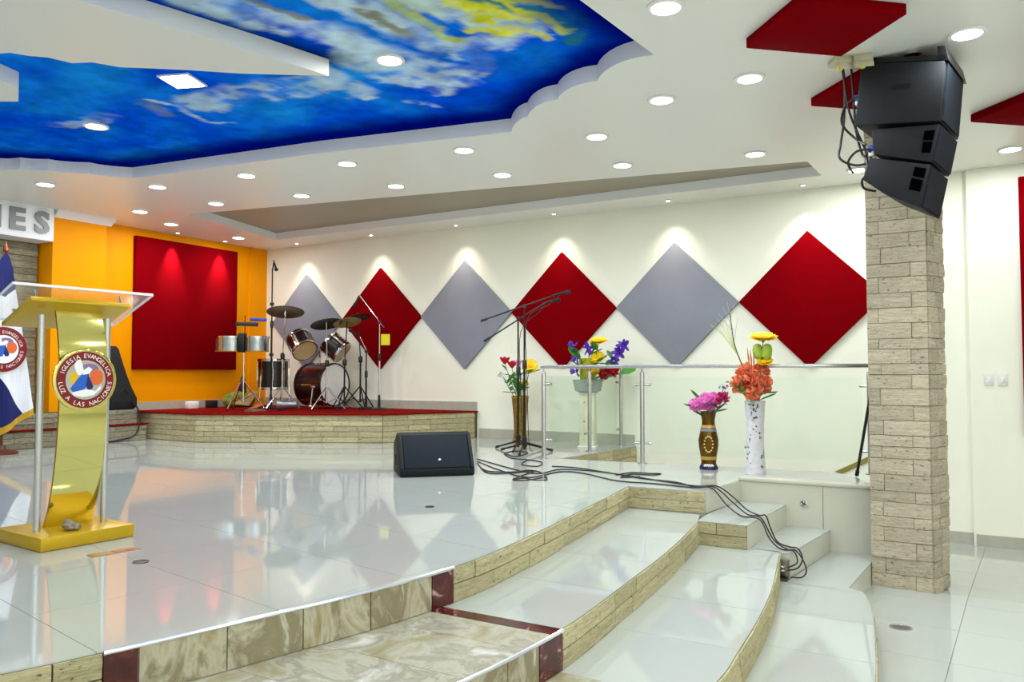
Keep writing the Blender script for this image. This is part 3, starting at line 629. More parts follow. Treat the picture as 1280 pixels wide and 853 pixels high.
# ------------------------------------------------------------------ drum platform
P0, P1, P2, P3 = (-9.50, 6.40), (-8.26, 6.36), (-6.20, 7.44), (-5.64, 8.62)
plat = [(XL, 6.40), P0, P1, P2, P3, (-5.64, YW), (XL, YW)]
dp = struct('stage_platform', MB().prism(plat, 0, .335), M_MORTAR, label='low stone-faced platform under the drum kit')
for i, (a, b) in enumerate(((P0, P1), (P1, P2), (P2, P3))):
    wall_pieces('facing', [Vector((*a, 0)), Vector((*b, 0))], 0.002, .335, 'stone', M_STONE, M_MORTAR, 'ledge stone facing', rows=5, rnd=(.22, .45), parent=dp)
cp = [(XL, 6.37), (-9.50, 6.37), (-8.25, 6.33), (-6.17, 7.42), (-5.61, 8.62), (-5.61, YW-.02), (XL, YW-.02)]
MB().prism(cp, .335, .352).build('carpet', M_CARPET, dp)
# two low steps against the pier
t = struct('stage_kerb', MB().prism([(XS, 4.2), (-9.12, 4.2), (-9.12, 6.28), (XS, 6.28)], 0, .2), M_MORTAR, label='two low stone steps beside the platform')
wall_pieces('facing', [Vector((-9.12, 4.2, 0)), Vector((-9.12, 6.28, 0))], .002, .19, 'stone', M_STONED, M_MORTAR, 'ledge stone facing', rows=3, parent=t)
MB().box((-9.4, 5.25, .205), (.62, 2.1, .014)).build('carpet', M_CARPET, t)
MB().prism([(XS, 4.2), (-9.19, 4.2), (-9.19, 6.2), (XS, 6.2)], .21, .39).build('step', M_MORTAR, t)
wall_pieces('facing', [Vector((-9.19, 4.2, 0)), Vector((-9.19, 6.2, 0))], .212, .39, 'stone', M_STONED, M_MORTAR, 'ledge stone facing', rows=3, parent=t)

# ------------------------------------------------------------------ glass railing
A_, B_, C_ = Vector((-3.68, 6.88, 0)), Vector((-3.62, 7.83, 0)), Vector((-3.58, 8.62, 0))
F_ = [A_, Vector((-2.69, 6.995, 0)), Vector((-1.69, 7.10, 0)), Vector((-.75, 7.20, 0))]
rl = thing('glass_railing', 'steel railing with clear glass panes around the stairwell', 'railing', A_)
def post(p):
    o = MB().lathe([(.045, 0), (.045, .008), (.022, .01), (.022, .84), (.018, .86), (.008, .862), (.008, .905)], 16).build('post', M_STEEL, rl, True, loc=p-A_)
    return o
for p in (A_, B_, C_, *F_[1:]): post(p)
def flatrail(a, b, name='handrail'):
    d = (b-a).normalized(); n = Vector((-d.y, d.x, 0)); m = MB()
    m.add([a+n*s*.028+Vector((0, 0, z)) for s in (-1, 1) for z in (.895, .93)]+[b+n*s*.028+Vector((0, 0, z)) for s in (-1, 1) for z in (.895, .93)], [(0, 1, 3, 2), (4, 6, 7, 5), (0, 4, 5, 1), (2, 3, 7, 6), (1, 5, 7, 3), (0, 2, 6, 4)])
    m.v = [v-A_ for v in m.v]; m.build(name, M_STEEL, rl, bevel=.009)
flatrail(A_-Vector((.03, .004, 0)), Vector((-.62, 7.213, 0))); flatrail(A_, Vector((-3.575, 8.67, 0)))
def pane(a, b, z0=.10, z1=.82):
    d = (b-a).normalized(); n = Vector((-d.y, d.x, 0)); a2, b2 = a+d*.055, b-d*.055; off = n*.03
    m = MB(); m.add([q+off+n*s*.005+Vector((0, 0, z)) for q in (a2, b2) for s in (-1, 1) for z in (z0, z1)], [(0, 1, 3, 2), (4, 6, 7, 5), (0, 4, 5, 1), (2, 3, 7, 6), (1, 5, 7, 3), (0, 2, 6, 4)])
    m.v = [v-A_ for v in m.v]; g = m.build('pane', M_GLASS, rl)
    for q, sg in ((a, 1), (b, -1)):
        for z in (.19, .74):
            c = q+d*sg*.045+off*.6+Vector((0, 0, z))-A_
            MB().tube([q-A_+Vector((0, 0, z)), c, c+d*sg*.035], [.008, .013, .013], 8).build('clamp', M_STEEL, rl, True)
for q in (list(zip(F_, F_[1:]))): pane(*q)
pane(A_, B_); pane(B_, C_)

# ------------------------------------------------------------------ pulpit
PC = Vector((-4.03, 2.335, 0)); pu = thing('pulpit', 'gold and clear acrylic pulpit with a round church badge', 'pulpit', PC, radians(-4))
MB().box((0, 0, .034), (.47, .46, .064)).build('base', M_GOLD, pu, bevel=.004)
for s in (-1, 1):
    po = MB().lathe([(.017, .066), (.017, 1.14)], 14).build('pole', M_STEEL, pu, True, loc=(.05, s*.165, 0))
prof = [(-.04, .066), (.005, .16), (0.045, .3), (.075, .48), (.09, .66), (.09, .85), (.072, 1.0), (.045, 1.12), (.03, 1.17)]
pr3 = smoothpath([(a, 0, b) for a, b in prof], 4)
vs, fs = [], []
for p in pr3: vs += [(p.x, -.09, p.z), (p.x, .15, p.z), (p.x-.014, .15, p.z), (p.x-.014, -.09, p.z)]
n = len(pr3)
MB().add(vs, [[i*4, i*4+1, (i+1)*4+1, (i+1)*4] for i in range(n-1)]+[[i*4+2, i*4+3, (i+1)*4+3, (i+1)*4+2] for i in range(n-1)]).build('front_panel', M_GOLDM, pu, True)
MB().add(vs, [[i*4+1, i*4+2, (i+1)*4+2, (i+1)*4+1] for i in range(n-1)]+[[i*4+3, i*4, (i+1)*4, (i+1)*4+3] for i in range(n-1)]).build('panel_edge', M_GOLDE, pu)
Z1 = lambda x: 1.17+(x-(-.03))*.38   # slope of the lectern top
TLT = -math.atan(.38)
MB().box((0, 0, 0), (.33, .50, .022), T((-.03, 0, 1.155), (0, TLT, 0))).build('reading_board', M_GOLD, pu, bevel=.003)
ac = MB().box((0, 0, 0), (.42, .70, .012), T((-.03, 0.0, 1.20), (0, TLT, 0))).build('top_plate', M_ACRYL, pu)
for (cx, cy, sx, sy) in ((.21, 0, .004, .70), (-.21, 0, .004, .70), (0, .35, .42, .004), (0, -.35, .42, .004)):
    MB().box((cx, cy, 0), (sx, sy, .013), T((-.03, 0.0, 1.20), (0, TLT, 0))).build('plate_edge', M_ACRYLE, ac)
for cx, cy in ((.12, .21), (.12, -.21), (-.12, .21), (-.12, -.21)):
    MB().lathe([(.006, -.032), (.006, .012), (.009, .012), (.009, .017)], 10, T((-.03, 0, 1.20), (0, TLT, 0)) @ T((cx, cy, 0))).build('screw', M_CHROME, ac, True)
M_EMB = {k: mat('emblem_'+k, h, .35) for k, h in dict(blue='#1E5FC4', sky='#8FB4DA', orange='#E0672E', yellow='#E3B81E', white='#F4F4F2', navy='#14206A', plum='#8E6E9A').items()}
def text_mesh(ch, size, depth=0, bold=0):
    c = bpy.data.curves.new('lettering', 'FONT'); c.body = ch; c.size = size; c.align_x = 'CENTER'; c.extrude = depth; c.resolution_u = 3; c.offset = bold
    o = bpy.data.objects.new('lettering', c); COL.objects.link(o); bpy.context.view_layer.update()
    me = bpy.data.meshes.new_from_object(o.evaluated_get(bpy.context.evaluated_depsgraph_get())); bpy.data.objects.remove(o); bpy.data.curves.remove(c)
    v = [p.co.copy() for p in me.vertices]; f = [list(p.vertices) for p in me.polygons]; bpy.data.meshes.remove(me); return v, f
def badge(name, parent, R, M, rimmat, cloth=False):
    """round emblem lying in local XY, facing +Z, placed by M"""
    d = .004 if cloth else .012
    b = MB().lathe([(R, 0), (R, d*.8), (R*.97, d), (R*.91, d*.9)], 48, M).build(name, rimmat, parent, True)
    MB().lathe([(R*.905, 0), (R*.905, d*.95), (R*.62, d*.95)], 48, M).build('ring', M_BADGER, b)
    MB().lathe([(R*.63, 0), (R*.63, d*1.05), (R*.585, d*1.05)], 40, M).build('inner_rim', M_CHROME if not cloth else M_WCLOTH, b)
    MB().lathe([(R*.6, 0), (R*.6, d)], 40, M).build('field', M_EMB['sky'], b)
    def patch(pts, key, z):
        MB().prism([(x*R, y*R) for x, y in pts], z*d, z*d+.0008, M).build('emblem', M_EMB[key], b)
    circ = lambda cx, cy, rx, ry, n=14, ph=0: [(cx+rx*cos(2*pi*i/n+ph), cy+ry*sin(2*pi*i/n+ph)) for i in range(n)]
    patch(circ(-.36, .06, .16, .2), 'yellow', 1.02); patch(circ(.1, .36, .3, .16), 'plum', 1.02); patch(circ(.34, .08, .22, .26), 'orange', 1.06)
    patch([(-.48, -.28), (-.36, -.42), (-.05, -.35), (.06, 0), (.1, .22), (-.05, .25), (-.25, .05)], 'blue', 1.1)
    patch([(.06, .2), (.12, .05), (.24, -.2), (.2, -.3), (.08, -.32), (.0, -.2)], 'navy', 1.14)
    patch([(-.46, -.4), (0, -.3), (.3, -.36), (.5, -.16), (.48, -.3), (.25, -.5), (-.1, -.55), (-.35, -.5)], 'white', 1.14)
    patch([(-.30, .62), (-.18, .66), (-.12, .5), (-.08, .3), (-.12, .18), (-.25, .14), (-.34, .3), (-.38, .48)], 'white', 1.2)
    patch([(-.1, .3), (.08, .42), (.2, .34), (.1, .2), (-.1, .16)], 'white', 1.18)
    lt = MB()
    def arctext(s, r, a0, a1, top):
        for i, ch in enumerate(s):
            if ch == ' ': continue
            a = a0+(a1-a0)*i/(len(s)-1); v, f = text_mesh(ch, R*.2)
            rot = a-pi/2 if top else a+pi/2
            lt.add(v, f, M @ T((r*cos(a), r*sin(a), d*1.03), (0, 0, rot)))
    arctext('IGLESIA EVANGELICA', R*.70, radians(162), radians(14), True)
    arctext('LUZ A LAS NACIONES', R*.85, radians(188), radians(352), False)
    lt.build('lettering', M_WHITE, b, kind='stuff')
    return b
badge('badge', pu, .16, T((.093, .03, .815), (0, pi/2, 0)) @ Matrix.Rotation(pi/2, 4, 'Z'), M_GOLDM)
rk = MB()
for c, r in (((0, 0, .022), (.045, .03, .022)), ((.03, .02, .018), (.025, .022, .018)), ((-.03, .015, .03), (.03, .025, .02))): rk.ball(c, r, seg=9, rings=5)
for v in rk.v: v += Vector((1, 1, 1))*.006*noise.noise(v*60)
o = rk.build('ornament_rock', mat('rock_grey', '#8E8578', .7, noise_amt=.5, noise_scale=40), None, True, loc=PC+Vector((.13, -.06, .066))); tag(o, 'small grey ornamental rock on the gold pulpit base', 'rock')
p = G(143, 691, 0); o = thing('floor_outlet', 'rectangular brass floor outlet plate in front of the pulpit', 'outlet', (p.x, p.y, 0), radians(80))
MB().box((0, 0, .002), (.22, .07, .004)).build('plate', mat('outlet_brass', '#B8A27C', .25, .7), o); MB().box((.04, 0, .0045), (.09, .05, .003)).build('lid', mat('outlet_copper', '#B27A6A', .25, .7), o)
for (x, y, r, z, lb, zz) in ((176, 703, .035, 0, 'small dark oval floor drain near the pulpit', 0), (537, 634, .03, 0, 'small grey floor drain below the stage monitor', 0), (1126, 785, .062, ZH, 'round metal floor drain in the hall', ZH), ):
    p = G(x, y, z); o = thing('floor_drain', lb, 'drain', (p.x, p.y, z), 0)
    MB().lathe([(r, 0), (r, .003), (r*.8, .004), (r*.78, .002)], 20, None, False).build('rim', M_STEEL if z else M_BLACKM, o, True); MB().lathe([(r*.78, .001), (r*.78, .0025)], 16).build('grate', M_BLACKM if z == 0 else mat('drain_grey', '#77777A', .4, .6), o)
p = WY(1005, 630, 6.29); o = thing('wall_drain', 'round chrome drain cap on the white tiled wall', 'drain', p)
MB().lathe([(.028, 0), (.028, .006), (.02, .008), (.018, .003)], 20, T((0, 0, 0), (pi/2, 0, 0))).build('rim', M_CHROME, o, True)
for a in (0, pi/2): MB().box((0, -.005, 0), (.036, .004, .006), Matrix.Rotation(a+.6, 4, 'Y')).build('bar', M_BLACKM, o)
p = G(671, 601, 0); o = thing('floor_socket', 'small open floor socket where the cables end', 'outlet', (p.x, p.y, 0), .5)
MB().box((0, 0, .002), (.12, .09, .004)).build('plate', M_STEEL, o); MB().box((.05, 0, .035), (.006, .08, .06)).build('flap', M_STEEL, o)

# ------------------------------------------------------------------ raised letters
M_LETTER = mat('letter_grey', '#8C8F90', .4, .4)
for ch, yc, lb in (('N', 4.475, 'raised grey letter N at the left picture edge'), ('E', 4.775, 'raised grey letter E between N and S'), ('S', 5.055, 'raised grey letter S at the end of the bulkhead')):
    v, f = text_mesh(ch, .345, .012, .012)
    mb = MB().add([Vector((p.x*1.08, p.y, p.z)) for p in v], f, T((0, 0, 0), (pi/2, 0, pi/2)))
    o = mb.build('sign_letter', M_LETTER, loc=(XB+.013, yc, 2.495)); tag(o, lb, 'letter', 'raised letters on the bulkhead')

# ------------------------------------------------------------------ flag on its pole
def WX(x, y, X):
    d = ray(x, y); return CAM + d*(X/d.x)
XF = -8.8
fp = WX(5, 420, XF); FB = Vector((XF, fp.y, 0))
fl_ = thing('flag', 'blue and white church flag with gold fringe on a pole', 'flag', FB)
MB().lathe([(.16, 0), (.16, .02), (.05, .05), (.03, .09)], 20).build('base', M_DBROWN, fl_, True)
MB().lathe([(.014, .08), (.014, 2.08)], 12).build('pole', M_DBROWN, fl_, True)
MB().lathe([(.016, 2.06), (.03, 2.09), (.012, 2.12), (.026, 2.15), (.012, 2.19), (.001, 2.25)], 12).build('finial', mat('finial_copper', '#9A4A22', .3, .6), fl_, True)
def cloth(name, px, m_, lift=0.0):
    P = [(lambda q: (q.y-FB.y, q.z))(WX(x, y, XF)) for x, y in px]; mb = MB()
    ys = [p[0] for p in P]; k0, k1 = int(min(ys)//.03), int(max(ys)//.03)+1
    for k in range(k0, k1):
        q = clip(clip(P, -1, 0, -k*.03), 1, 0, (k+1)*.03)
        if len(q) < 3: continue
        fx = lambda y, z: .05+lift+.028*sin(y*26+z*2.2)*min(1, (2.1-z)/.5)
        n = len(q); vs = [(fx(y, z), y, z) for y, z in q]+[(fx(y, z)-.008, y, z) for y, z in q]
        mb.add(vs, [list(range(n)), [n+i for i in range(n)][::-1]]+[[i, (i+1) % n, n+(i+1) % n, n+i] for i in range(n)])
    return mb.build(name, m_, fl_)
cloth('blue_stripe', [(5, 316), (9, 322), (13, 335), (17, 362), (3, 372), (-12, 366), (-14, 340), (0, 322)], M_NAVY)
cloth('white_stripe', [(17, 362), (26, 430), (35, 500), (37, 510), (26, 517), (0, 478), (-28, 438), (-26, 390), (-12, 366), (3, 372)], M_WCLOTH)
cloth('blue_stripe', [(26, 517), (22, 521), (0, 534), (-28, 545), (-28, 438), (0, 478)], M_NAVY)
cloth('fringe', [(37, 510), (37, 518), (0, 543), (-28, 554), (-28, 545), (0, 534), (22, 521), (26, 517)], M_GFRINGE)
q = WX(-1, 437, XF)
badge('emblem_patch', fl_, .235, T((.085, q.y-FB.y, q.z), (0, pi/2, 0)) @ Matrix.Rotation(pi/2, 4, 'Z'), M_BADGER, True)

# ------------------------------------------------------------------ gig bag and small things near the drums
gb = thing('guitar_bag', 'black soft guitar bag leaning against the orange pier', 'bag', (-9.30, 6.0, .39), 0)
m = MB(); sec = [(0, .20, .10), (.03, .25, .12), (.14, .26, .13), (.28, .20, .11), (.42, .155, .10), (.56, .12, .085), (.68, .095, .07), (.76, .08, .06), (.80, .05, .04)]
vs = []; K = 16
for z, a, b in sec:
    for k in range(K):
        t = 2*pi*k/K; ex = .75; vs.append((b*math.copysign(abs(cos(t))**ex, cos(t))-z*.08, a*math.copysign(abs(sin(t))**ex, sin(t))-z*.06, z))
m.add(vs, [[i*K+k, i*K+(k+1) % K, (i+1)*K+(k+1) % K, (i+1)*K+k] for i in range(len(sec)-1) for k in range(K)]+[list(range(K))[::-1], [(len(sec)-1)*K+k for k in range(K)]])
m.build('body', mat('bag_black', '#0C0C0E', .8, bump=.4, bump_scale=90), gb, True)
MB().tube(smoothpath([(.14, .12, .1), (.16, .2, -.04), (.19, .18, -.2), (.2, .1, -.33), (.2, -.15, -.375), (.2, -.3, -.375)]), .009, 6).build('strap', M_CABLE, gb, True)
MB().tube(smoothpath([(.125, -.06, .2), (.135, 0, .26), (.115, .06, .2)]), .006, 6).build('zip', M_BLACKM, gb, True)
ZP = .352
o = MB().box((0, 0, .05), (.1, .16, .1)).build('paper_box', M_WHITE, loc=(-9.45, 7.21, ZP), bevel=.01); tag(o, 'small white box at the foot of the orange wall', 'box')
o = MB().box((0, 0, .055), (.12, .13, .11)).build('power_adapter', M_BLACK, loc=(-9.4, 7.5, ZP), bevel=.01); tag(o, 'small black box beside the white one at the orange wall', 'box')
sb = thing('cloth_bag', 'slumped green patterned bag with a pale flap behind the timbale stand', 'bag', (-9.3, 7.9, ZP), .1)
m = MB().ball((0, 0, .10), (.15, .30, .13), seg=16, rings=8)
for v in m.v: v += Vector((1, 1, 1))*.03*noise.noise(v*7); v.z = max(0, v.z)
m.build('body', mat('bag_green', '#6F7A1E', .8, noise_amt=.6, noise_scale=18), sb, True)
MB().add([(.16, -.30, .06), (.17, .02, .02), (.17, .22, .22), (.15, .12, .24), (.15, -.05, .14)], [(0, 1, 2, 3, 4)]).build('flap', mat('bag_flap', '#D9BE8A', .8), sb)
bt = MB().lathe([(.045, 0), (.055, .05), (.055, .3), (.04, .36), (.03, .42), (.02, .45)], 14).build('bottle_bag', M_BLACK, None, True, loc=(-9.48, 8.12, ZP)); tag(bt, 'black upright case against the wall under the red panel', 'case')

# ------------------------------------------------------------------ drums
RX = Matrix.Rotation(pi/2, 4, 'Y')
def lugs(parent, R, h, n, M):
    for k in range(n):
        a = 2*pi*k/n
        MB().box((R+.008, 0, h/2), (.016, .018, h*.42), M @ Matrix.Rotation(a, 4, 'Z')).build('lug', M_CHROME, parent)
        MB().tube([(R+.012, 0, .012), (R+.012, 0, h-.012)], .003, 5, True, M @ Matrix.Rotation(a, 4, 'Z')).build('tension_rod', M_CHROME, parent)
def drum(name, label, loc, R, h, M, top, bottom, hoop, nl=8, group='drums of the drum kit'):
    t = thing(name, label, 'drum', loc, 0, group)
    MB().lathe([(R, .02), (R, h-.02)], 40, M).build('shell', M_WOODY, t, True)
    for z, hm, nm_ in ((0, bottom, 'bottom_head'), (h, top, 'top_head')):
        MB().lathe([(R+.012, -.018), (R+.014, 0), (R+.012, .018), (R-.004, .018), (R-.004, -.018), (R+.012, -.018)], 40, M @ T((0, 0, z)), False).build('hoop', hoop, t, True)
        MB().lathe([(R-.003, -.004), (R-.003, .004)], 40, M @ T((0, 0, z))).build(nm_, hm, t)
    lugs(t, R, h, nl, M); return t
M_HOOPB = mat('black_hoop', '#141214', .25)
bd = drum('bass_drum', 'dark maroon bass drum with a plain white front head', (-7.70, 8.19, ZP), .29, .46, T((-.46, 0, .335)) @ RX, M_HEADW, M_HEADW, M_HOOPB, 8)
for s in (-1, 1): MB().tube([(-.1, s*.2, .12), (.02, s*.34, .005)], .009, 8).build('spur', M_CHROME, bd, True)
MB().tube([(-.22, -.06, .62), (-.22, -.06, .82)], .013, 8).build('tom_holder', M_CHROME, bd, True)
ft = drum('floor_tom', 'dark maroon floor tom standing on three chrome legs', (-8.55, 7.86, ZP), .205, .40, T((0, 0, .28)), M_HEADT, M_HEADT, M_CHROME, 8)
for k in range(3):
    a = 2*pi*k/3+.5; MB().tube([(.225*cos(a), .225*sin(a), .46), (.235*cos(a), .235*sin(a), .03), (.27*cos(a), .27*sin(a), .004)], .007, 6).build('leg', M_CHROME, ft, True)
def tilt(ang, az=0): return Matrix.Rotation(az, 4, 'Z') @ Matrix.Rotation(ang, 4, 'Y')
q = WX(381, 438, -7.9)
drum('rack_tom', 'dark maroon rack tom with tan head above the bass drum, left one', q, .165, .24, tilt(radians(-48), radians(-18)), M_HEADW, M_HEADT, M_CHROME, 6)
q = WX(431, 441, -7.75)
drum('rack_tom', 'dark maroon rack tom half hidden behind the cymbals, right one', q-Vector((0, .06, 0)), .165, .24, tilt(radians(-52), radians(22)), M_HEADW, M_HEADT, M_CHROME, 6)
# snare-like hardware shelf on the bass drum
def tripod(parent, h, spread, r=.008, m_=M_CHROME, z0=.0, rot=0.4, mid=.32):
    for k in range(3):
        a = rot+2*pi*k/3
        lg = MB().tube([(0, 0, mid+z0), (spread*cos(a), spread*sin(a), z0+.012)], r, 6).build('leg', m_, parent, True)
        MB().tube([(.5*spread*cos(a), .5*spread*sin(a), mid*.5+z0), (0, 0, z0+mid*.3)], r*.6, 5).build('brace', m_, parent, True)
        MB().ball((spread*cos(a), spread*sin(a), z0+.014), .014, seg=8, rings=5).build('rubber_foot', M_CABLE, lg, True)
def cymbal_stand(base, top, R, tl, m_c, m_s, label, rot=.4):
    t = thing('cymbal_stand', label, 'cymbal', base, 0, 'cymbals on stands'); d = Vector(top)-Vector(base)
    zb = d.z*.55
    tripod(t, d.z, .26, .009, m_s, 0, rot)
    MB().tube([(0, 0, .1), (0, 0, zb)], .012, 10).build('lower_tube', m_s, t, True); MB().tube([(0, 0, zb-.05), (d.x, d.y, d.z+.03)], .008, 8).build('upper_tube', m_s, t, True)
    MB().lathe([(.022, 0), (.03, .02), (.03, .07), (.018, .09)], 12, T((0, 0, zb-.06))).build('collar', M_BLACK, t, True)
    c = MB().lathe([(.012, .028), (.03, .026), (.045, .012), (.08, .006), (R*.6, -.004), (R, -.016), (R, -.018), (R*.6, -.008), (.05, .004)], 40, Matrix.Translation(d) @ tilt(*tl)).build('cymbal', m_c, t, True)
    MB().lathe([(.008, .03), (.014, .035), (.014, .05), (.006, .055)], 10, Matrix.Translation(d) @ tilt(*tl)).build('wing_nut', M_BLACK, c, True)
    return t
cymbal_stand((-8.22, 7.72, ZP), WX(357, 389, -8.2), .255, (radians(16), 2.32), M_BRASS, M_CHROME, 'large dark bronze cymbal on a chrome stand, left of the kit')
q = WX(408, 404, -7.45); cymbal_stand((q.x, q.y+.02, ZP), q, .215, (radians(19), 2.85), M_BRASS, M_CHROME, 'bronze cymbal tilted over the toms on a chrome stand')
q = WX(434, 402, -7.28); cymbal_stand((q.x-.04, q.y, ZP), q, .19, (radians(19), 2.85), M_BRASSY, M_BLACKM, 'yellowish cymbal on a black stand in front of the red diamond', .9)
q = WX(448, 396, -7.30); cymbal_stand((q.x, q.y+.05, ZP), q, .17, (radians(17), 2.9), M_BRASS, M_BLACKM, 'small dark cymbal at the right end of the drum kit', 1.5)
# timbales
tb = WX(303, 440, -8.6); TB = Vector((tb.x, tb.y, ZP))
tm = thing('timbales', 'pair of silver timbales on a chrome tripod stand', 'drum', TB, YAW)
MS = mat('silver_shell', '#B8BDC6', .18, .9, noise_amt=.2, noise_scale=14)
for cx, R in ((-.16, .195), (.19, .16)):
    s_ = MB().lathe([(R, 0), (R, .2)], 40, T((cx, 0, tb.z-ZP))).build('shell', MS, tm, True)
    MB().lathe([(R+.012, .185), (R+.012, .21), (R-.004, .21), (R-.004, .185)], 40, T((cx, 0, tb.z-ZP)), False).build('hoop', M_CHROME, s_, True)
    MB().lathe([(R, .0), (R+.006, 0), (R+.006, .012), (R, .012)], 40, T((cx, 0, tb.z-ZP)), False).build('rim', M_GOLDE, s_, True)
    MB().lathe([(R-.002, .2), (R-.002, .205)], 40, T((cx, 0, tb.z-ZP))).build('head', M_HEADW, s_)
MB().box((.03, -.1, tb.z-ZP+.12), (.09, .12, .26)).build('bracket', M_BLACKM, tm, bevel=.01)
MB().tube([(.02, 0, .1), (.02, 0, tb.z-ZP+.1)], .012, 8).build('column', M_CHROME, tm, True); tripod(tm, 1, .3, .01, M_CHROME, 0, .2, .42)
MB().box((.02, 0, tb.z-ZP+.38), (.3, .07, .055), Matrix.Rotation(.03, 4, 'Y')).build('wood_block', M_BLACK, tm, bevel=.012)
MB().tube([(.03, 0, tb.z-ZP+.2), (.03, 0, tb.z-ZP+.5)], .006, 6).build('rod', M_BLACKM, tm, True)
MB().box((.15, 0, tb.z-ZP+.45), (.22, .06, .045), Matrix.Rotation(.05, 4, 'Y')).build('jam_block', M_BLUE, tm, bevel=.012)
# small floor hardware
o = MB().lathe([(.075, 0), (.078, .01), (.06, .08), (.045, .18), (.05, .26), (.02, .28)], 20, T((0, 0, .075), (0, 0, .55)) @ RX).build('kick_trumpet', mat('grey_metal', '#8B8F92', .3, .7), None, True, loc=(-7.98, 7.42, ZP)); tag(o, 'grey flared metal horn lying at the platform edge', 'horn')
bs_ = thing('short_stand', 'short chrome stand with a ball foot before the bass drum', 'stand', (-7.76, 7.80, ZP))
MB().ball((0, 0, .04), .04).build('foot', M_CHROME, bs_, True); MB().tube([(0, 0, .05), (.02, .02, .3)], .012, 8).build('rod', M_CHROME, bs_, True); MB().box((.02, .02, .31), (.05, .05, .03)).build('head', M_CHROME, bs_, bevel=.006)
vs_ = MB().box((0, 0, .01), (.14, .24, .02)).add([(-.05, -.09, .03), (.05, -.09, .03), (.07, .1, .09), (-.07, .1, .09)], [(0, 1, 2, 3)]).build('drum_pedal', M_STEEL, loc=(-8.1, 7.15, ZP)); tag(vs_, 'small metal foot pedal on the red carpet', 'pedal')

# ------------------------------------------------------------------ microphones on stands
def mic(parent, p, d, m_=M_BLACKM, L=.17):
    M = align(p, d)
    b = MB().lathe([(.009, 0), (.013, .02), (.016, L*.72), (.02, L*.74)], 12, M).build('microphone', m_, parent, True)
    MB().lathe([(.02, L*.74), (.027, L*.8), (.027, L*.92), (.018, L), (.001, L*1.02)], 12, M).build('mic_grille', mat('mic_mesh', '#2A2A2E', .4, .6, bump=.5, bump_scale=500), b, True)
    return b
def boom_stand(name, label, base, h, boom, mdir, foot='tripod', rz=YAW, pole=M_BLACKM, boomm=None, legs=.30, cable=True, group='microphone stands'):
    t = thing(name, label, 'mic stand', base, rz, group); bm_ = boomm or pole
    if foot == 'tripod':
        MB().lathe([(.016, .05), (.028, .06), (.028, .16), (.016, .17)], 12).build('hub', M_BLACK, t, True)
        for k in range(3):
            a = .35+2*pi*k/3; lg = MB().tube([(0, 0, .10), (legs*cos(a), legs*sin(a), .014)], .010, 7).build('leg', pole, t, True)
            MB().tube([(legs*.88*cos(a), legs*.88*sin(a), .024), (legs*1.02*cos(a), legs*1.02*sin(a), .013)], .014, 8).build('rubber_foot', M_CABLE, lg, True)
    else: MB().lathe([(.13, 0), (.13, .012), (.11, .022), (.02, .03), (.016, .2), (.012, .2)], 24).build('base', M_BLACK, t, True)
    MB().tube([(0, 0, .03), (0, 0, h*.6)], .013, 10).build('lower_pole', pole, t, True); MB().tube([(0, 0, h*.55), (0, 0, h)], .009, 10).build('upper_pole', pole, t, True)
    MB().lathe([(.018, -.05), (.022, -.04), (.022, .04), (.014, .05)], 12, T((0, 0, h*.6))).build('grip', M_BLACK, t, True)
    if boom:
        a, b = Vector(boom[0]), Vector(boom[1]); MB().tube([a, b], .008, 8).build('boom', bm_, t, True)
        if boom[2]: MB().tube([a, a+(b-a)*.09], .014, 8).build('counterweight', M_BLACK, t, True)
        MB().lathe([(.022, -.02), (.022, .02)], 12, T((0, 0, h), (pi/2, 0, 0))).build('boom_clamp', M_BLACK, t, True)
        e = b; mic(t, b, mdir)
        if cable: MB().tube(smoothpath([b, b+Vector((-.06, .01, -.1)), (.03, .03, h-.15), (.03, .02, h*.5), (.05, .03, .1), (.1, .06, .01)]), .004, 6).build('cable', M_CABLE, t, True)
    return t
k_ = .0088
boom_stand('microphone_stand', 'black boom microphone stand with the higher boom, before the red diamond', G(655.5, 566), 1.57, ((-.47, 0, 1.41), (.33, 0, 1.69), True), (.97, 0, .22), legs=.32)
boom_stand('microphone_stand', 'black boom microphone stand with the lower boom, left of its twin', G(646, 563)+Vector((0, .03, 0)), 1.46, ((-.38, -.03, 1.20), (.30, -.05, 1.63), True), (.97, 0, .20), legs=.32)
q = G(472, 511, ZP); q = Vector((-7.0, 8.32, ZP))
b_ = boom_stand('microphone_stand', 'silver boom microphone stand on a round base right of the drums', q, 1.19, ((.06, 0, 1.12), (-.27, -.05, 1.56), False), (-.4, -.1, -.9), 'disc', YAW, M_CHROME, None, .25, False)
MB().box((.085, -.02, .955), (.12, .006, .15), T((0, 0, 0), (0, .0, 0))).build('note', mat('yellow_note', '#E8D800', .6), b_)
boom_stand('microphone_stand', 'short dark microphone stand between the drums and the silver one', Vector((-7.32, 8.42, ZP)), .80, ((.02, 0, .78), (-.10, 0, 1.02), False), (-.8, 0, .5), 'disc', YAW, M_BLACKM, M_CHROME, .2, False)
q = Vector((-8.33, 7.62, ZP))
t = boom_stand('microphone_stand', 'very tall straight black microphone stand left of the drums', q, 1.95, None, None, 'disc')
MB().tube([(0, 0, 1.9), (.02, 0, 2.06)], .009, 8).build('upper_pole', M_BLACKM, t, True); mic(t, (.02, 0, 2.03), (.35, -.2, -.9), M_BLACKM, .13)
for z in (1.45, .75): MB().box((0, 0, z), (.05, .03, .04)).build('clip', M_BLACK, t)

# ------------------------------------------------------------------ floor monitor
mo = thing('stage_monitor', 'black wedge floor monitor speaker on the white stage', 'speaker', (-3.97, 5.43, 0), radians(45))
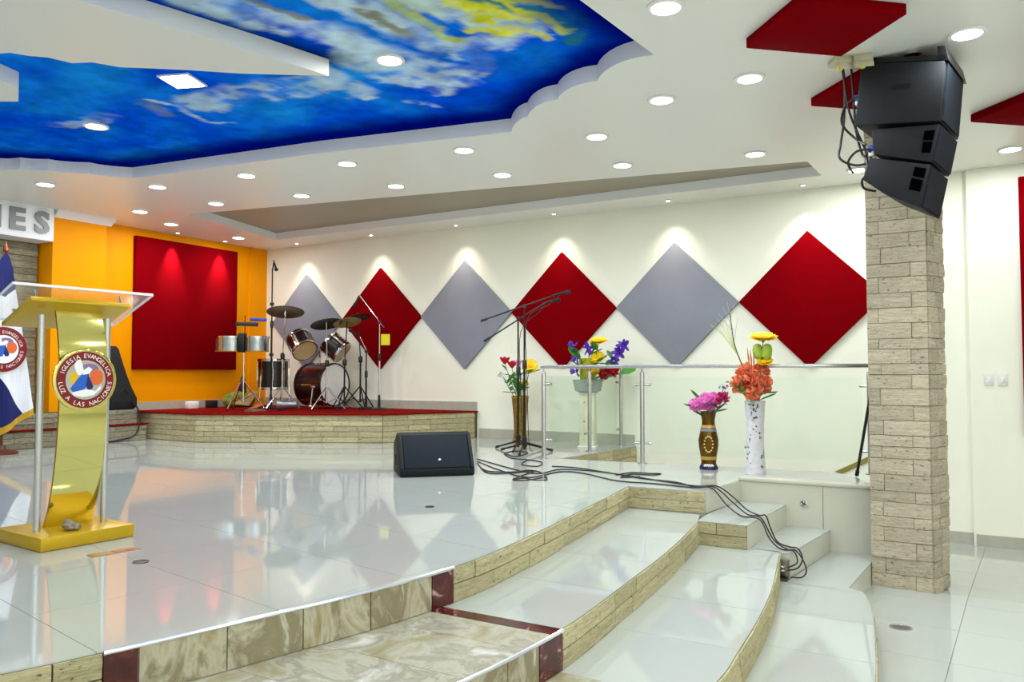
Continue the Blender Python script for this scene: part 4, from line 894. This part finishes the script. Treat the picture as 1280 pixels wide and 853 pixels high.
# local x = along the front, local -y = front
pf = [(-.23, 0), (-.245, .06), (-.05, .335), (.02, .35), (.26, .24), (.26, 0)]
mm_ = MB(); mm_.prism([(a, b) for a, b in pf], -.31, .31, T((0, 0, 0), (pi/2, 0, pi/2)))
mm_.build('cabinet', M_CAB, mo, bevel=.012)
d = Vector((0, .195, .275)); nrm = Vector((0, -.275, .195)).normalized(); c = Vector((0, -.1475, .1975))+nrm*.006
Mg = Matrix.Translation(c) @ Matrix((Vector((1, 0, 0)), d.normalized(), nrm)).transposed().to_4x4()
gr = MB().box((0, 0, 0), (.545, .315, .014), Mg).build('grille', M_GRILLE, mo, bevel=.006)
MB().prism([(-.013, 0), (0, -.011), (.014, .002), (.002, .012)], .0075, .009, Mg @ T((.02, -.085, 0))).build('logo', M_WHITE, gr)
for s in (-1, 1): MB().box((s*.29, 0, .002), (.03, .325, .02), Mg).build('side_rail', M_CAB, mo, bevel=.006)
MB().box((-.312, .1, .12), (.012, .12, .09)).build('handle', M_BLACK, mo, bevel=.005)

# ------------------------------------------------------------------ hanging line array
ex = Vector((cos(radians(10)), -sin(radians(10)), 0)); ey = Vector((sin(radians(10)), cos(radians(10)), 0)); LP0 = Vector((-.32, 5.2, 0))
def LA(x, y):
    d = ray(x, y); t = (LP0-CAM).dot(ey)/d.dot(ey); p = CAM+d*t; return ((p-LP0).dot(ex), p.z)
lr = thing('hanging_speaker_array', 'black three-box speaker array hanging from the ceiling before the pillar', 'speaker', (LP0.x, LP0.y, 0), radians(-10))
MY = Matrix(((1, 0, 0, 0), (0, 0, 1, 0), (0, 1, 0, 0), (0, 0, 0, 1)))   # (x,z) outline pushed along y
def lbox(name, px, depth, y0=0, m_=M_CAB, bev=.008): return MB().prism([LA(*p) for p in px], y0, y0+depth, MY).build(name, m_, lr, bevel=bev)
x1_ = lbox('cabinet', [(1076.4, 79.4), (1182, 75), (1175, 151), (1068, 157)], .50)
x2_ = lbox('cabinet', [(1087.7, 160.5), (1174, 153.5), (1163.7, 202), (1090.5, 192.5)], .46, .02)
x3_ = lbox('cabinet', [(1086, 196.5), (1162, 205), (1150, 259), (1144, 257), (1103, 241), (1077, 224)], .46, .02)
for par, pts in ((x1_, [(1184, 77), (1181, 77), (1174.5, 149), (1178, 149)]), (x2_, [(1176, 156), (1173.5, 156), (1164, 200), (1167, 200)]), (x3_, [(1163.5, 207), (1161, 207), (1150, 256), (1153, 257)])):
    pp = [LA(*p) for p in pts]; MB().prism(pp, .03, .45, MY).build('front_grille', M_GRILLE, par)
for px in ([(1155, 163), (1168, 162), (1165.5, 174), (1153, 174.5)], [(1153, 177), (1165, 176.5), (1162, 190), (1151, 190)], [(1143, 208), (1157, 210), (1154, 222), (1140, 219)], [(1139, 222), (1153, 225), (1149, 239), (1135, 236)]):
    MB().prism([LA(*p) for p in px], -.008+.02, .03, MY).build('side_port', M_PORT, x2_ if px[0][1] < 195 else x3_)
MB().prism([LA(*p) for p in [(1115, 106), (1138, 104), (1137, 110), (1114, 111)]], -.003, .01, MY).build('logo', M_BLACKM, x1_)
fr_ = MB()
for yy in (.0, .47): fr_.prism([LA(*p) for p in [(1081, 79), (1182, 74.5), (1182.5, 68.5), (1081, 73)]], yy, yy+.03, MY)
fr_.prism([LA(*p) for p in [(1173, 75), (1186, 75), (1181, 57), (1172, 58)]], .0, .5, MY); fr_.prism([LA(*p) for p in [(1081, 79), (1090, 79), (1090, 73), (1081, 73)]], .0, .5, MY)
fr_.build('flying_frame', M_BLACKM, lr)
bx = LA(1135, 66)
MB().lathe([(.05, ZC-.003), (.05, ZC-.012), (.03, ZC-.025), (.02, ZC-.05), (.012, ZC-.05), (.012, bx[1]-.02)], 14, T((bx[0], .1, 0))).build('ceiling_hook', M_CHROME, lr, True)
for px, zz in (((1086, 182), .03), ((1083, 215), .03), ((1069, 118), .06)):
    a = LA(*px); MB().box((a[0], .08, a[1]), (.05, .04, .035)).build('connector', M_BLUE, lr, bevel=.006); MB().box((a[0]-.005, .08, a[1]-.035), (.035, .035, .03)).build('connector', M_WHITE, lr, bevel=.006)
def la3(x, y, yy): a = LA(x, y); return LP0+ex*a[0]+ey*yy+Vector((0, 0, a[1]))
j1, j2 = G(1050, 74, ZC), G(1078, 71, ZC)
for p, rz, lb in ((j1, .6, 'open beige junction box on the ceiling, left one'), (j2, .2, 'open beige junction box on the ceiling, right one')):
    o = thing('junction_box', lb, 'box', p, rz, 'ceiling junction boxes'); MB().box((0, 0, -.02), (.11, .11, .04)).build('body', mat('beige_plastic', '#C6BFA4', .5), o, bevel=.005)
    MB().add([(-.055, -.055, -.04), (.055, -.055, -.04), (.055, -.10, -.10), (-.055, -.10, -.10)], [(0, 1, 2, 3)]).build('flap', bpy.data.materials['beige_plastic'], o)
    MB().lathe([(.016, -.07), (.016, -.04)], 10).build('gland', M_YEL, o)
for pts, lb in (([(1049, 80), (1051, 110), (1048, 150), (1043, 175), (1045, 195), (1062, 203), (1080, 198), (1084, 186)], 'black speaker cable making the widest loop left of the hanging speakers'),
                ([(1050, 82), (1055, 130), (1065, 160), (1075, 185), (1080, 212)], 'black speaker cable running down to the middle hanging speaker'),
                ([(1060, 78), (1062, 120), (1064, 160), (1072, 190), (1084, 183)], 'black speaker cable hanging straight beside the top speaker'),
                ([(1070, 117), (1052, 128), (1046, 150), (1062, 168), (1078, 178)], 'short black speaker cable looping off the top connector'),
                ([(1084, 184), (1066, 186), (1054, 198), (1056, 208), (1062, 213)], 'black speaker cable curling round the middle connector'),
                ([(1082, 216), (1073, 222), (1074, 232), (1088, 235)], 'short black speaker cable under the lowest speaker connector')):
    P3_ = [la3(x, y, .06+.02*i % .07) for i, (x, y) in enumerate(pts)]
    o = MB().tube(smoothpath(P3_, 6), .0075, 7).build('speaker_cable', M_CABLE, None, True); tag(o, lb, 'cable', 'cables of the hanging speakers')

# ------------------------------------------------------------------ vases and flowers
def petal(mb, M, L, W, curl=.3, cup=.15):
    vs = [(0, -W*.18, 0), (0, W*.18, 0), (L*.4, -W*.5, L*curl*.25), (L*.4, 0, L*(curl*.25-cup*.4)), (L*.4, W*.5, L*curl*.25), (L*.8, -W*.42, L*curl*.7), (L*.8, 0, L*(curl*.7-cup*.4)), (L*.8, W*.42, L*curl*.7), (L, 0, L*curl)]
    mb.add(vs, [(0, 2, 3), (0, 3, 1), (1, 3, 4), (2, 5, 6, 3), (3, 6, 7, 4), (5, 8, 6), (6, 8, 7)], M)
def flower(name, label, base, head, kind, R, pm, cm=None, up=(0, 0, 1), group=None, leaves=0, leafm=None, cat='flower', seed=0):
    rnd = random.Random(seed*7+3); base, head = Vector(base), Vector(head); t = thing(name, label, cat, base, 0, group); h = head-base; U = Vector(up).normalized()
    MB().tube(smoothpath([(0, 0, 0), h*.5+Vector((rnd.uniform(-.01, .01), rnd.uniform(-.01, .01), 0)), h], 4), .004, 6).build('stem', M_STEM, t, True)
    M = align(h, U); mb = MB()
    if kind == 'daisy':
        for lay, (n, s, c) in enumerate(((16, 1, .12), (13, .8, .35))):
            for k in range(n): petal(mb, M @ Matrix.Rotation(2*pi*k/n+lay*.2, 4, 'Z') @ T((R*.15, 0, lay*.006)), R*.85*s, R*.36, c+rnd.uniform(-.08, .08))
        MB().lathe([(R*.3, 0), (R*.32, R*.08), (R*.22, R*.18), (.001, R*.2)], 16, M).build('flower_center', cm or M_ORPET, t, True)
        MB().lathe([(.006, -R*.3), (R*.25, -R*.05), (R*.3, 0)], 14, M).build('calyx', M_LEAF, t, True)
    elif kind == 'pom':
        n = 150
        for k in range(n):
            zz = 1-1.45*(k+.5)/n; a = k*2.39996; r = sqrt(max(0, 1-zz*zz)); d = Vector((r*cos(a), r*sin(a), zz))
            petal(mb, M @ align(d*R*.45, d.cross(Vector((0, .3, 1))).normalized() if r > .1 else (1, 0, 0), 0) @ T((0, 0, 0)) if False else M @ Matrix.Translation(d*R*.4) @ Vector((1, 0, 0)).rotation_difference(d).to_matrix().to_4x4() @ Matrix.Rotation(rnd.uniform(-.6, .6), 4, 'X'), R*.62*rnd.uniform(.85, 1.1), R*.3, .35)
    elif kind == 'ruffle':
        for k in range(26):
            zz = 1-1.3*(k+.5)/26; a = k*2.39996; r = sqrt(max(0, 1-zz*zz)); d = Vector((r*cos(a), r*sin(a), zz))
            petal(mb, M @ Matrix.Translation(d*R*.2) @ Vector((1, 0, 0)).rotation_difference(d).to_matrix().to_4x4() @ Matrix.Rotation(rnd.uniform(-1, 1), 4, 'X'), R*.9*rnd.uniform(.8, 1.1), R*.75, rnd.uniform(.25, .6), .3)
    elif kind == 'tulip':
        for k in range(6): petal(mb, M @ Matrix.Rotation(pi/3*k, 4, 'Z') @ Matrix.Rotation(radians(-66 if k % 2 else -74), 4, 'Y') @ T((0, 0, -R*.12)), R*1.7, R*1.1, -.25, .3)
    elif kind == 'iris':
        for k in range(3): petal(mb, M @ Matrix.Rotation(2*pi*k/3, 4, 'Z') @ Matrix.Rotation(radians(-60), 4, 'Y'), R*1.1, R*.8, .1, .3)
        for k in range(5): petal(mb, M @ Matrix.Rotation(2*pi*k/5+.5, 4, 'Z') @ Matrix.Rotation(radians(-8), 4, 'Y'), R*1.1, R*.7, -.45, .3)
        MB().ball(tuple(h+U*R*.15), R*.16).build('flower_center', M_WPET, t, True)
    elif kind == 'spray':
        for k in range(9):
            d = Vector((rnd.uniform(-1, 1), rnd.uniform(-1, 1), rnd.uniform(-.5, 1)))*R; MB_ = mb
            for q in range(5): petal(mb, align(h+d, d+U*.02) @ Matrix.Rotation(2*pi*q/5, 4, 'Z'), R*.32, R*.22, .3)
    mb.build('petals', pm, t, True)
    for k in range(leaves):
        lb = MB(); f = rnd.uniform(.35, .85); a = rnd.uniform(0, 2*pi)
        petal(lb, Matrix.Translation(h*f) @ Matrix.Rotation(a, 4, 'Z') @ Matrix.Rotation(radians(-rnd.uniform(10, 60)), 4, 'Y'), R*rnd.uniform(1.5, 2.4), R*.7, -.25, .2)
        lb.build('leaf', leafm or M_LEAF, t, True)
    return t
def atd(x, y, d):   # spot at camera depth d
    return CAM+ray(x, y)*d
# gold vase by the wall
V1 = Vector((-4.80, 8.36, 0)); vg = thing('tall_vase', 'tall slim gold vase of tulips behind the microphone stands', 'vase', V1)
MB().lathe([(.085, 0), (.09, .01), (.075, .12), (.08, .3), (.1, .5), (.105, .57), (.095, .57), (.07, .3), (.05, .05)], 28).build('body', mat('vase_gold', '#8A6A26', .35, .5, noise_amt=.35, noise_scale=30), vg, True)
for z in (.03, .54): MB().lathe([(.094 if z < .1 else .106, z), (.1 if z < .1 else .112, z+.01), (.094 if z < .1 else .106, z+.02)], 28).build('band', M_GOLDE, vg, True)
b1 = V1+Vector((0, 0, .45)); dv = 9.55
for i, (x, y, k, R, pm, lb) in enumerate([(631, 455, 'tulip', .06, M_REDP, 'red tulip leaning furthest left in the gold vase'), (640, 460, 'tulip', .06, M_REDP, 'red tulip second from left in the gold vase'), (647, 458, 'tulip', .055, M_PINK, 'pink tulip in the middle of the gold vase'),
      (663, 458, 'daisy', .1, M_YEL, 'yellow gerbera behind the microphone stand poles'), (629, 471, 'spray', .085, M_WPET, 'spray of small white blossoms at the left of the gold vase'), (650, 470, 'spray', .085, M_WPET, 'spray of small white blossoms in the middle of the gold vase'), (656, 480, 'ruffle', .05, M_YEL, 'small yellow blossom low in the gold vase')]):
    flower('vase_flower', lb, b1, atd(x, y, dv), k, R, pm, M_YCEN, (.4, -.8, .4) if k == 'daisy' else (0, 0, 1), 'flowers in the gold vase', 6, M_LEAF, seed=i)
# pedestal with glass bowl
V2 = Vector((-3.83, 8.24, 0)); ps = thing('flower_pedestal', 'slim cream pedestal carrying a glass flower bowl', 'pedestal', V2, .25)
MB().box((0, 0, .31), (.17, .17, .60)).build('column', mat('cream_lacquer', '#E8E2C2', .4, noise_amt=.08, noise_scale=10), ps, bevel=.006)
MB().box((0, 0, .008), (.21, .21, .016)).build('plinth', M_WHITE, ps, bevel=.004); MB().box((0, 0, .617), (.2, .2, .014)).build('cap', M_WHITE, ps, bevel=.004)
for z, s in ((.52, -1), (.3, -1), (.42, 1)): MB().ball((s*.03, -.087, z), .012, seg=8, rings=5).build('stud', M_STEEL, ps, True)
bw = thing('glass_bowl', 'grey glass bowl full of flowers on the cream pedestal', 'bowl', V2+Vector((0, 0, .624)))
MB().lathe([(.10, 0), (.15, .02), (.175, .15), (.170, .15), (.145, .025), (.09, .008)], 28).build('body', clear_mat('grey_glass', '#E4EAE6', milk=.3, milkcol='#CBD4CE'), bw, True)
b2 = V2+Vector((0, 0, .65)); dv = (V2-CAM).dot(FW)
cy_ = thing('yellow_candle_glass', 'yellow glass cylinder standing among the irises', 'vase', V2+Vector((.0, -.02, .75)))
MB().lathe([(.075, 0), (.085, .04), (.09, .27), (.08, .27), (.07, .05)], 24).build('body', clear_mat('yellow_glass', '#E9E86A', milk=.35, milkcol='#D8D84A'), cy_, True)
sun = [(751, 427, 'daisy', .115, M_YEL, (.1, -.35, .92), 'yellow gerbera on top of the yellow glass cylinder'), (750, 447, 'daisy', .09, M_YEL, (.1, -.75, .6), 'yellow gerbera in front of the yellow glass cylinder'), (745, 466, 'ruffle', .07, M_YEL, (.2, -.6, .5), 'yellow blossom at the bowl rim'),
       (720, 432, 'iris', .07, M_PURP, (-.7, -.4, .5), 'purple iris furthest left and highest over the bowl'), (739, 436, 'iris', .08, M_PURP, (-.4, -.6, .6), 'purple iris left of the yellow cylinder'), (724, 450, 'iris', .07, M_PURP, (-.8, -.5, .2), 'purple iris on the left side just above the handrail'), (723, 464, 'iris', .07, M_PURP, (-.9, -.3, -.1), 'purple iris on the left just below the handrail'),
       (782, 432, 'iris', .08, M_PURP, (.6, -.4, .6), 'purple iris furthest right and highest over the bowl'), (776, 441, 'iris', .08, M_PURP, (.5, -.6, .5), 'purple iris below the highest right one'), (770, 452, 'iris', .07, M_PURP, (.4, -.8, .4), 'purple iris lowest on the right above the handrail'), (742, 463, 'iris', .05, M_PURP, (-.3, -.8, .3), 'small purple iris behind the railing post'),
       (760, 467, 'ruffle', .08, M_REDP, (.1, -.8, .5), 'red blossom in the middle of the bowl rim'), (769, 465, 'ruffle', .075, M_REDP, (.3, -.8, .5), 'red blossom at the right of the bowl rim')]
for i, (x, y, k, R, pm, u, lb) in enumerate(sun): flower('bowl_flower', lb, b2, atd(x-3, y, dv-.05), k, R, pm, M_YCEN, u, 'flowers over the glass bowl', 2, M_LEAF, seed=i+20)
for (x, y, rot, lb) in ((733, 443, 2.4, 'broad green leaf left of the yellow cylinder'), (784, 462, .5, 'broad green leaf at the right of the bowl')):
    mb = MB(); petal(mb, Matrix.Rotation(YAW, 4, 'Z') @ Matrix.Rotation(-rot, 4, 'Y') @ Matrix.Rotation(.9, 4, 'X'), .2, .11, -.2, .2); tt = thing('broad_leaf', lb, 'leaf', b2, 0, 'broad leaves in the glass bowl')
    e = atd(x-8, y+5, dv-.04)-b2; mb.v = [v+e for v in mb.v]; mb.build('blade', M_LEAF, tt, True); MB().tube([(0, 0, 0), e*.6+Vector((0, 0, .03)), e], .004, 5).build('stem', M_STEM, tt, True)
# dark gold vase of pink flowers
V3 = G(886, 586.5); vd = thing('ornate_vase', 'ornate bronze and gold vase with pink chrysanthemums', 'vase', V3)
M_BRONZE = mat('vase_bronze', '#5E420A', .14, .6, noise_amt=.4, noise_scale=9)
MB().lathe([(.078, 0), (.08, .012), (.064, .05), (.068, .10), (.085, .2), (.088, .26), (.07, .34), (.058, .39), (.056, .43), (.07, .51), (.064, .51), (.045, .43), (.05, .1)], 32).build('body', M_BRONZE, vd, True)
MB().lathe([(.081, .0), (.082, .014), (.067, .048)], 32).build('foot', mat('vase_navy', '#17204C', .3), vd, True)
for z0, z1, r0, r1 in ((.085, .115, .0685, .0735), (.365, .39, .066, .0605)): MB().lathe([(r0, z0), (r1, z1)], 32).build('band', mat('vase_cream', '#C7A24A', .35, .3), vd, True)
MB().lathe([(.073, .335), (.0675, .36)], 32).build('band', mat('vase_grey', '#7C7F8E', .4), vd, True)
ang = atan2(-1, .3)
for k in range(14):
    a = 2*pi*k/14; MB().ball((.088*cos(ang+.42*cos(a)), .088*sin(ang+.42*cos(a)), .225+.068*sin(a)), .0085, seg=7, rings=4).build('bead', mat('vase_bead', '#E8CC7A', .3, .4) if k == 0 else bpy.data.materials['vase_bead'], vd, True)
for k in range(9):
    a = ang-.5+k*.125; MB().ball((.074*cos(a), .074*sin(a), .035+.006*(k % 2)), .01, seg=7, rings=4).build('bead', M_WPET, vd, True)
b3 = V3+Vector((0, 0, .4)); dv = (V3-CAM).dot(FW)
for i, (x, y, R, pm, lb) in enumerate([(884, 500, .095, M_PINK, 'large pink chrysanthemum in the middle of the ornate vase'), (870, 503, .07, M_PINK, 'pink chrysanthemum at the left of the ornate vase'), (892, 494, .06, M_PINK, 'pink chrysanthemum at the back of the ornate vase'), (904, 496, .07, M_DPINK, 'magenta carnation at the right of the ornate vase')]):
    flower('chrysanthemum', lb, b3, atd(x, y, dv+(.06 if i == 2 else -.02*i))-Vector((0, 0, .03)), 'pom' if pm is M_PINK else 'ruffle', R, pm, None, (.2, -.5, .8), 'flowers in the ornate vase', 5, M_LEAFD, seed=i+40)
flower('lilac_sprig', 'thin lilac sprig above the magenta carnation', b3, atd(905, 485, dv), 'spray', .05, mat('lilac_petal', '#9A86B8', .6), None, (0, 0, 1), None, 0, seed=50)
# white mosaic vase
V4 = G(944, 592.5)+Vector((0, .02, 0)); vm = thing('mosaic_vase', 'tall white vase with dark mosaic chips and orange flowers', 'vase', V4)
prof4 = [(.085, 0), (.082, .03), (.072, .2), (.07, .3), (.074, .45), (.085, .6), (.088, .615), (.08, .615), (.06, .45), (.055, .1)]
MB().lathe(prof4, 36).build('body', mat('vase_white', '#DCDBE0', .35, noise_amt=.10, noise_scale=26), vm, True)
M_CHIP = mat('mosaic_chip', '#57555E', .3)
def vrad(z):
    for (r0, z0), (r1, z1) in zip(prof4, prof4[1:7]):
        if z0 <= z <= z1: return r0+(r1-r0)*(z-z0)/(z1-z0)
    return .08
rr_ = random.Random(4)
for k in range(46):
    z = rr_.uniform(.05, .6); s_ = rr_.choice((-1, 1)); a = atan2(-V4.y, -V4.x)+s_*(.35+.5*sin(z*9))+rr_.uniform(-.25, .25); r = vrad(z)+.0005; w_ = rr_.uniform(.005, .012)
    Mx = Matrix.Rotation(a, 4, 'Z') @ T((r, 0, z), (rr_.uniform(0, 3), 0, 0)); MB().add([(0, -w_, -w_*.6), (.001, w_, -w_*.4), (.0012, w_*.4, w_), (0, -w_*.7, w_*.6)], [(0, 1, 2, 3)], Mx).build('mosaic_chip', M_CHIP, vm)
b4 = V4+Vector((0, 0, .5)); dv = (V4-CAM).dot(FW)
for i, (x, y, dd, R, lb) in enumerate([(938, 476, -.03, .10, 'large orange blossom in the middle of the mosaic vase'), (925, 480, -.02, .08, 'orange blossom at the left rim of the mosaic vase'), (955, 480, -.02, .08, 'orange blossom at the right rim of the mosaic vase'), (932, 466, .03, .08, 'orange blossom at the upper left of the mosaic vase'), (951, 466, .02, .08, 'orange blossom at the upper right of the mosaic vase'), (942, 489, -.06, .08, 'lowest orange blossom over the front rim of the mosaic vase')]):
    flower('orange_blossom', lb, b4, atd(x, y, dv+dd), 'ruffle', R, M_ORPET, None, (x-940)*.02 and ((x-940)*.03, -.7, (480-y)*.03+.2) or (0, -.7, .4), 'orange blossoms in the mosaic vase', 2, M_LEAF, seed=i+60)
flower('yellow_gerbera', 'large yellow gerbera highest in the mosaic vase', b4, atd(954, 423, dv), 'daisy', .125, M_YEL, M_YCEN, (.1, -.30, .95), 'yellow gerberas in the mosaic vase', 0, seed=70)
flower('yellow_gerbera', 'small yellow gerbera just above the orange blossoms', b4, atd(956, 452, dv-.02), 'daisy', .075, M_YEL, M_YCEN, (.1, -.5, .85), 'yellow gerberas in the mosaic vase', 0, seed=71)
pp = atd(953, 440, dv); o = thing('green_pod', 'plump pale green pod under the large yellow gerbera', 'pod', pp-Vector((0, 0, .07)))
for s in (-1, 1): MB().lathe([(.012, 0), (.042, .03), (.045, .09), (.03, .13), (.008, .14)], 14, T((s*.03, 0, 0), (0, s*.1, 0))).build('lobe', mat('pod_green', '#9CB63A', .5) if s < 0 else bpy.data.materials['pod_green'], o, True)
MB().tube([(0, 0, .01), tuple(b4-(pp-Vector((0, 0, .07))))], .005, 6).build('stem', M_STEM, o, True)
tw = thing('dry_twig', 'dry dark twig with pale tips leaning left from the mosaic vase', 'twig', b4)
pts = [atd(x, y, dv)-b4 for x, y in ((938, 480), (927, 455), (918, 430), (914, 405), (912, 392))]
MB().tube(smoothpath([(0, 0, 0)]+pts, 4), .0045, 6).build('stem', mat('twig_brown', '#4A3B32', .7), tw, True)
for i, (x, y, x2, y2) in enumerate(((916, 412, 904, 384), (914, 405, 909, 378), (913, 400, 918, 380), (916, 415, 898, 392), (918, 425, 922, 398), (912, 396, 902, 400))):
    a, b = atd(x, y, dv)-b4, atd(x2, y2, dv)-b4; MB().tube([a, b], [.003, .0015], 5).build('branch', mat('twig_pale', '#B9BCC4', .7) if i == 0 else bpy.data.materials['twig_pale'], tw, True)
gs = thing('grass_plume', 'pale green grass plume beside the dry twig', 'grass', b4); M_GR = mat('plume_green', '#C6D27E', .7)
for i in range(16):
    x, y = 888+i*2.1+random.uniform(-2, 2), 398+abs(i-8)*1.2+random.uniform(-4, 8); a = [atd(936, 478, dv), atd(922, 445, dv), atd((x+912)/2, (y+425)/2, dv), atd(x, y, dv+random.uniform(-.02, .02))]
    MB().tube([p-b4 for p in smoothpath(a, 3)], .0013, 4).build('blade', M_GR, gs, True)
for i, (x, lb) in enumerate(((934, 'left orange spiky bud in the mosaic vase'), (938, 'middle orange spiky bud in the mosaic vase'), (942, 'right orange spiky bud in the mosaic vase'))):
    o = thing('spiky_bud', lb, 'bud', b4, 0, 'spiky buds'); e = atd(x, 434+i*3, dv)-b4; MB().tube([(0, 0, 0), e*.6, e*.75], .003, 5).build('stem', M_STEM, o); MB().tube([e*.7, e*.85, e], [.003, .008, .001], 6).build('bud', mat('bud_orange', '#C8741E', .6) if i == 0 else bpy.data.materials['bud_orange'], o, True)

# ------------------------------------------------------------------ cables on the floor and over the side steps
def cable(name, pts, label, r=.005, group='loose black cables'):
    P = [p if isinstance(p, Vector) else G(p[0], p[1], p[2]+r) for p in pts]; o = MB().tube(smoothpath(P, 6), r, 7).build(name, M_CABLE, None, True); tag(o, label, 'cable', group)
s1, s2, s3 = -H, -2*H, -3*H
V = lambda *q: [Vector(p) for p in q]
cable('floor_cable', [(597, 574, 0), (625, 582, 0), (655, 590, 0), (676, 592, 0), (700, 587, 0), (740, 589, 0), (780, 594, 0), (830, 602, 0)]+V((-1.80, 5.78, .006), (-1.655, 5.82, .010), (-1.53, 5.80, -.06), (-1.42, 5.74, -.13), (-1.32, 5.68, -.152), (-1.268, 5.66, -.148), (-1.23, 5.62, -.22), (-1.17, 5.56, -.30), (-1.08, 5.50, -.313), (-1.02, 5.46, -.310), (-.985, 5.42, -.36), (-1.0, 5.345, -.41), (-1.06, 5.285, -.42)), 'black cable lying furthest back across the stage and side steps')
cable('floor_cable', [(597, 577, 0), (625, 588, 0), (660, 597, 0), (700, 590, 0), (730, 592, 0), (770, 601, 0), (820, 605, 0)]+V((-1.80, 5.68, .006), (-1.662, 5.70, .010), (-1.54, 5.64, -.09), (-1.42, 5.58, -.150), (-1.275, 5.50, -.148), (-1.2, 5.45, -.26), (-1.12, 5.41, -.313), (-1.03, 5.365, -.308), (-1.0, 5.325, -.37), (-1.05, 5.285, -.40)), 'black cable nearest the camera across the stage and side steps')
cable('floor_cable', [(690, 583, 0), (720, 585, 0), (760, 591, 0), (800, 598, 0), (845, 603, 0)]+V((-1.80, 5.73, .006), (-1.658, 5.76, .010), (-1.50, 5.68, -.08), (-1.38, 5.60, -.14), (-1.273, 5.54, -.146), (-1.18, 5.48, -.27), (-1.08, 5.42, -.313), (-1.02, 5.39, -.308), (-.97, 5.36, -.36), (-.945, 5.33, -.42), (-.97, 5.30, -.455), (-1.03, 5.275, -.457)), 'black cable ending in a loop at the socket on the side steps')
cable('floor_cable', [(597, 580, 0), (606, 588, 0), (622, 590, 0), (645, 590, 0), (662, 588, 0), (676, 591, 0), (684, 599, 0), (672, 601, 0), (655, 598, 0), (642, 600, 0)], 'black cable looping near the floor socket')
cable('floor_cable', [(597, 579, 0), (609, 591, 0), (640, 591.5, 0), (668, 589, 0), (655, 594, 0), (641, 600, 0), (660, 600.5, 0), (680, 597, 0), (684, 600, 0)], 'black cable with a knot running into the floor socket')
cable('floor_cable', [(632, 566, 0), (645, 564, 0), (660, 566, 0), (645, 571, 0), (630, 567, 0), (640, 573, 0), (660, 575, 0), (677, 578, 0), (672, 583, 0), (652, 581, 0), (660, 575, 0)], 'coiled black cable at the feet of the microphone stands')
cable('floor_cable', [(770, 594, 0), (790, 591, 0), (812, 592, 0), (826, 592.5, 0), (815, 594, 0), (790, 593, 0), (776, 597, 0), (800, 596, 0)], 'small black cable loop on the stage before the railing')
p = G(980, 716, -.46); jb = thing('socket_box', 'dark wall socket box with plugs at the foot of the side steps', 'socket', (-1.075, 5.305, -.47), radians(-25))
MB().box((0, 0, .055), (.05, .045, .12)).build('body', mat('socket_grey', '#6E6A60', .5), jb, bevel=.004)
for dx, dz in ((-.012, .075), (.012, .075), (-.012, .05), (.012, .05)): MB().lathe([(.009, 0), (.009, .02), (.005, .026)], 10, T((dx, -.022, dz), (pi/2, 0, 0))).build('plug', M_CHROME, jb, True)
MB().tube([(-.02, -.03, .012), (.05, -.04, .012)], .009, 8).build('plug', M_BLACK, jb, True)
ro = thing('leaning_pole', 'thin black pole leaning by the stone pillar behind the coping', 'pole', G(1071, 594.5, .0))
e = WY(1087, 500, 6.75)-G(1071, 594.5, 0); MB().tube([(0, 0, 0), e, e*1.5], .012, 8).build('tube', M_BLACKM, ro, True); MB().tube([(0, 0, 0), e*.06], .016, 8).build('rubber_foot', M_CABLE, ro, True)
for x, lb in ((1236, 'white light switch on the hall wall, left of two'), (1253, 'white light switch on the hall wall, right of two')):
    q = WY(x, 475, YW-.062); o = thing('light_switch', lb, 'switch', q, 0, 'light switches')
    MB().box((0, -.004, 0), (.075, .008, .115)).build('plate', mat('switch_white', '#E6E6E2', .4), o, bevel=.003); MB().box((0, -.01, 0), (.03, .006, .05)).build('rocker', M_WHITE, o, bevel=.002)
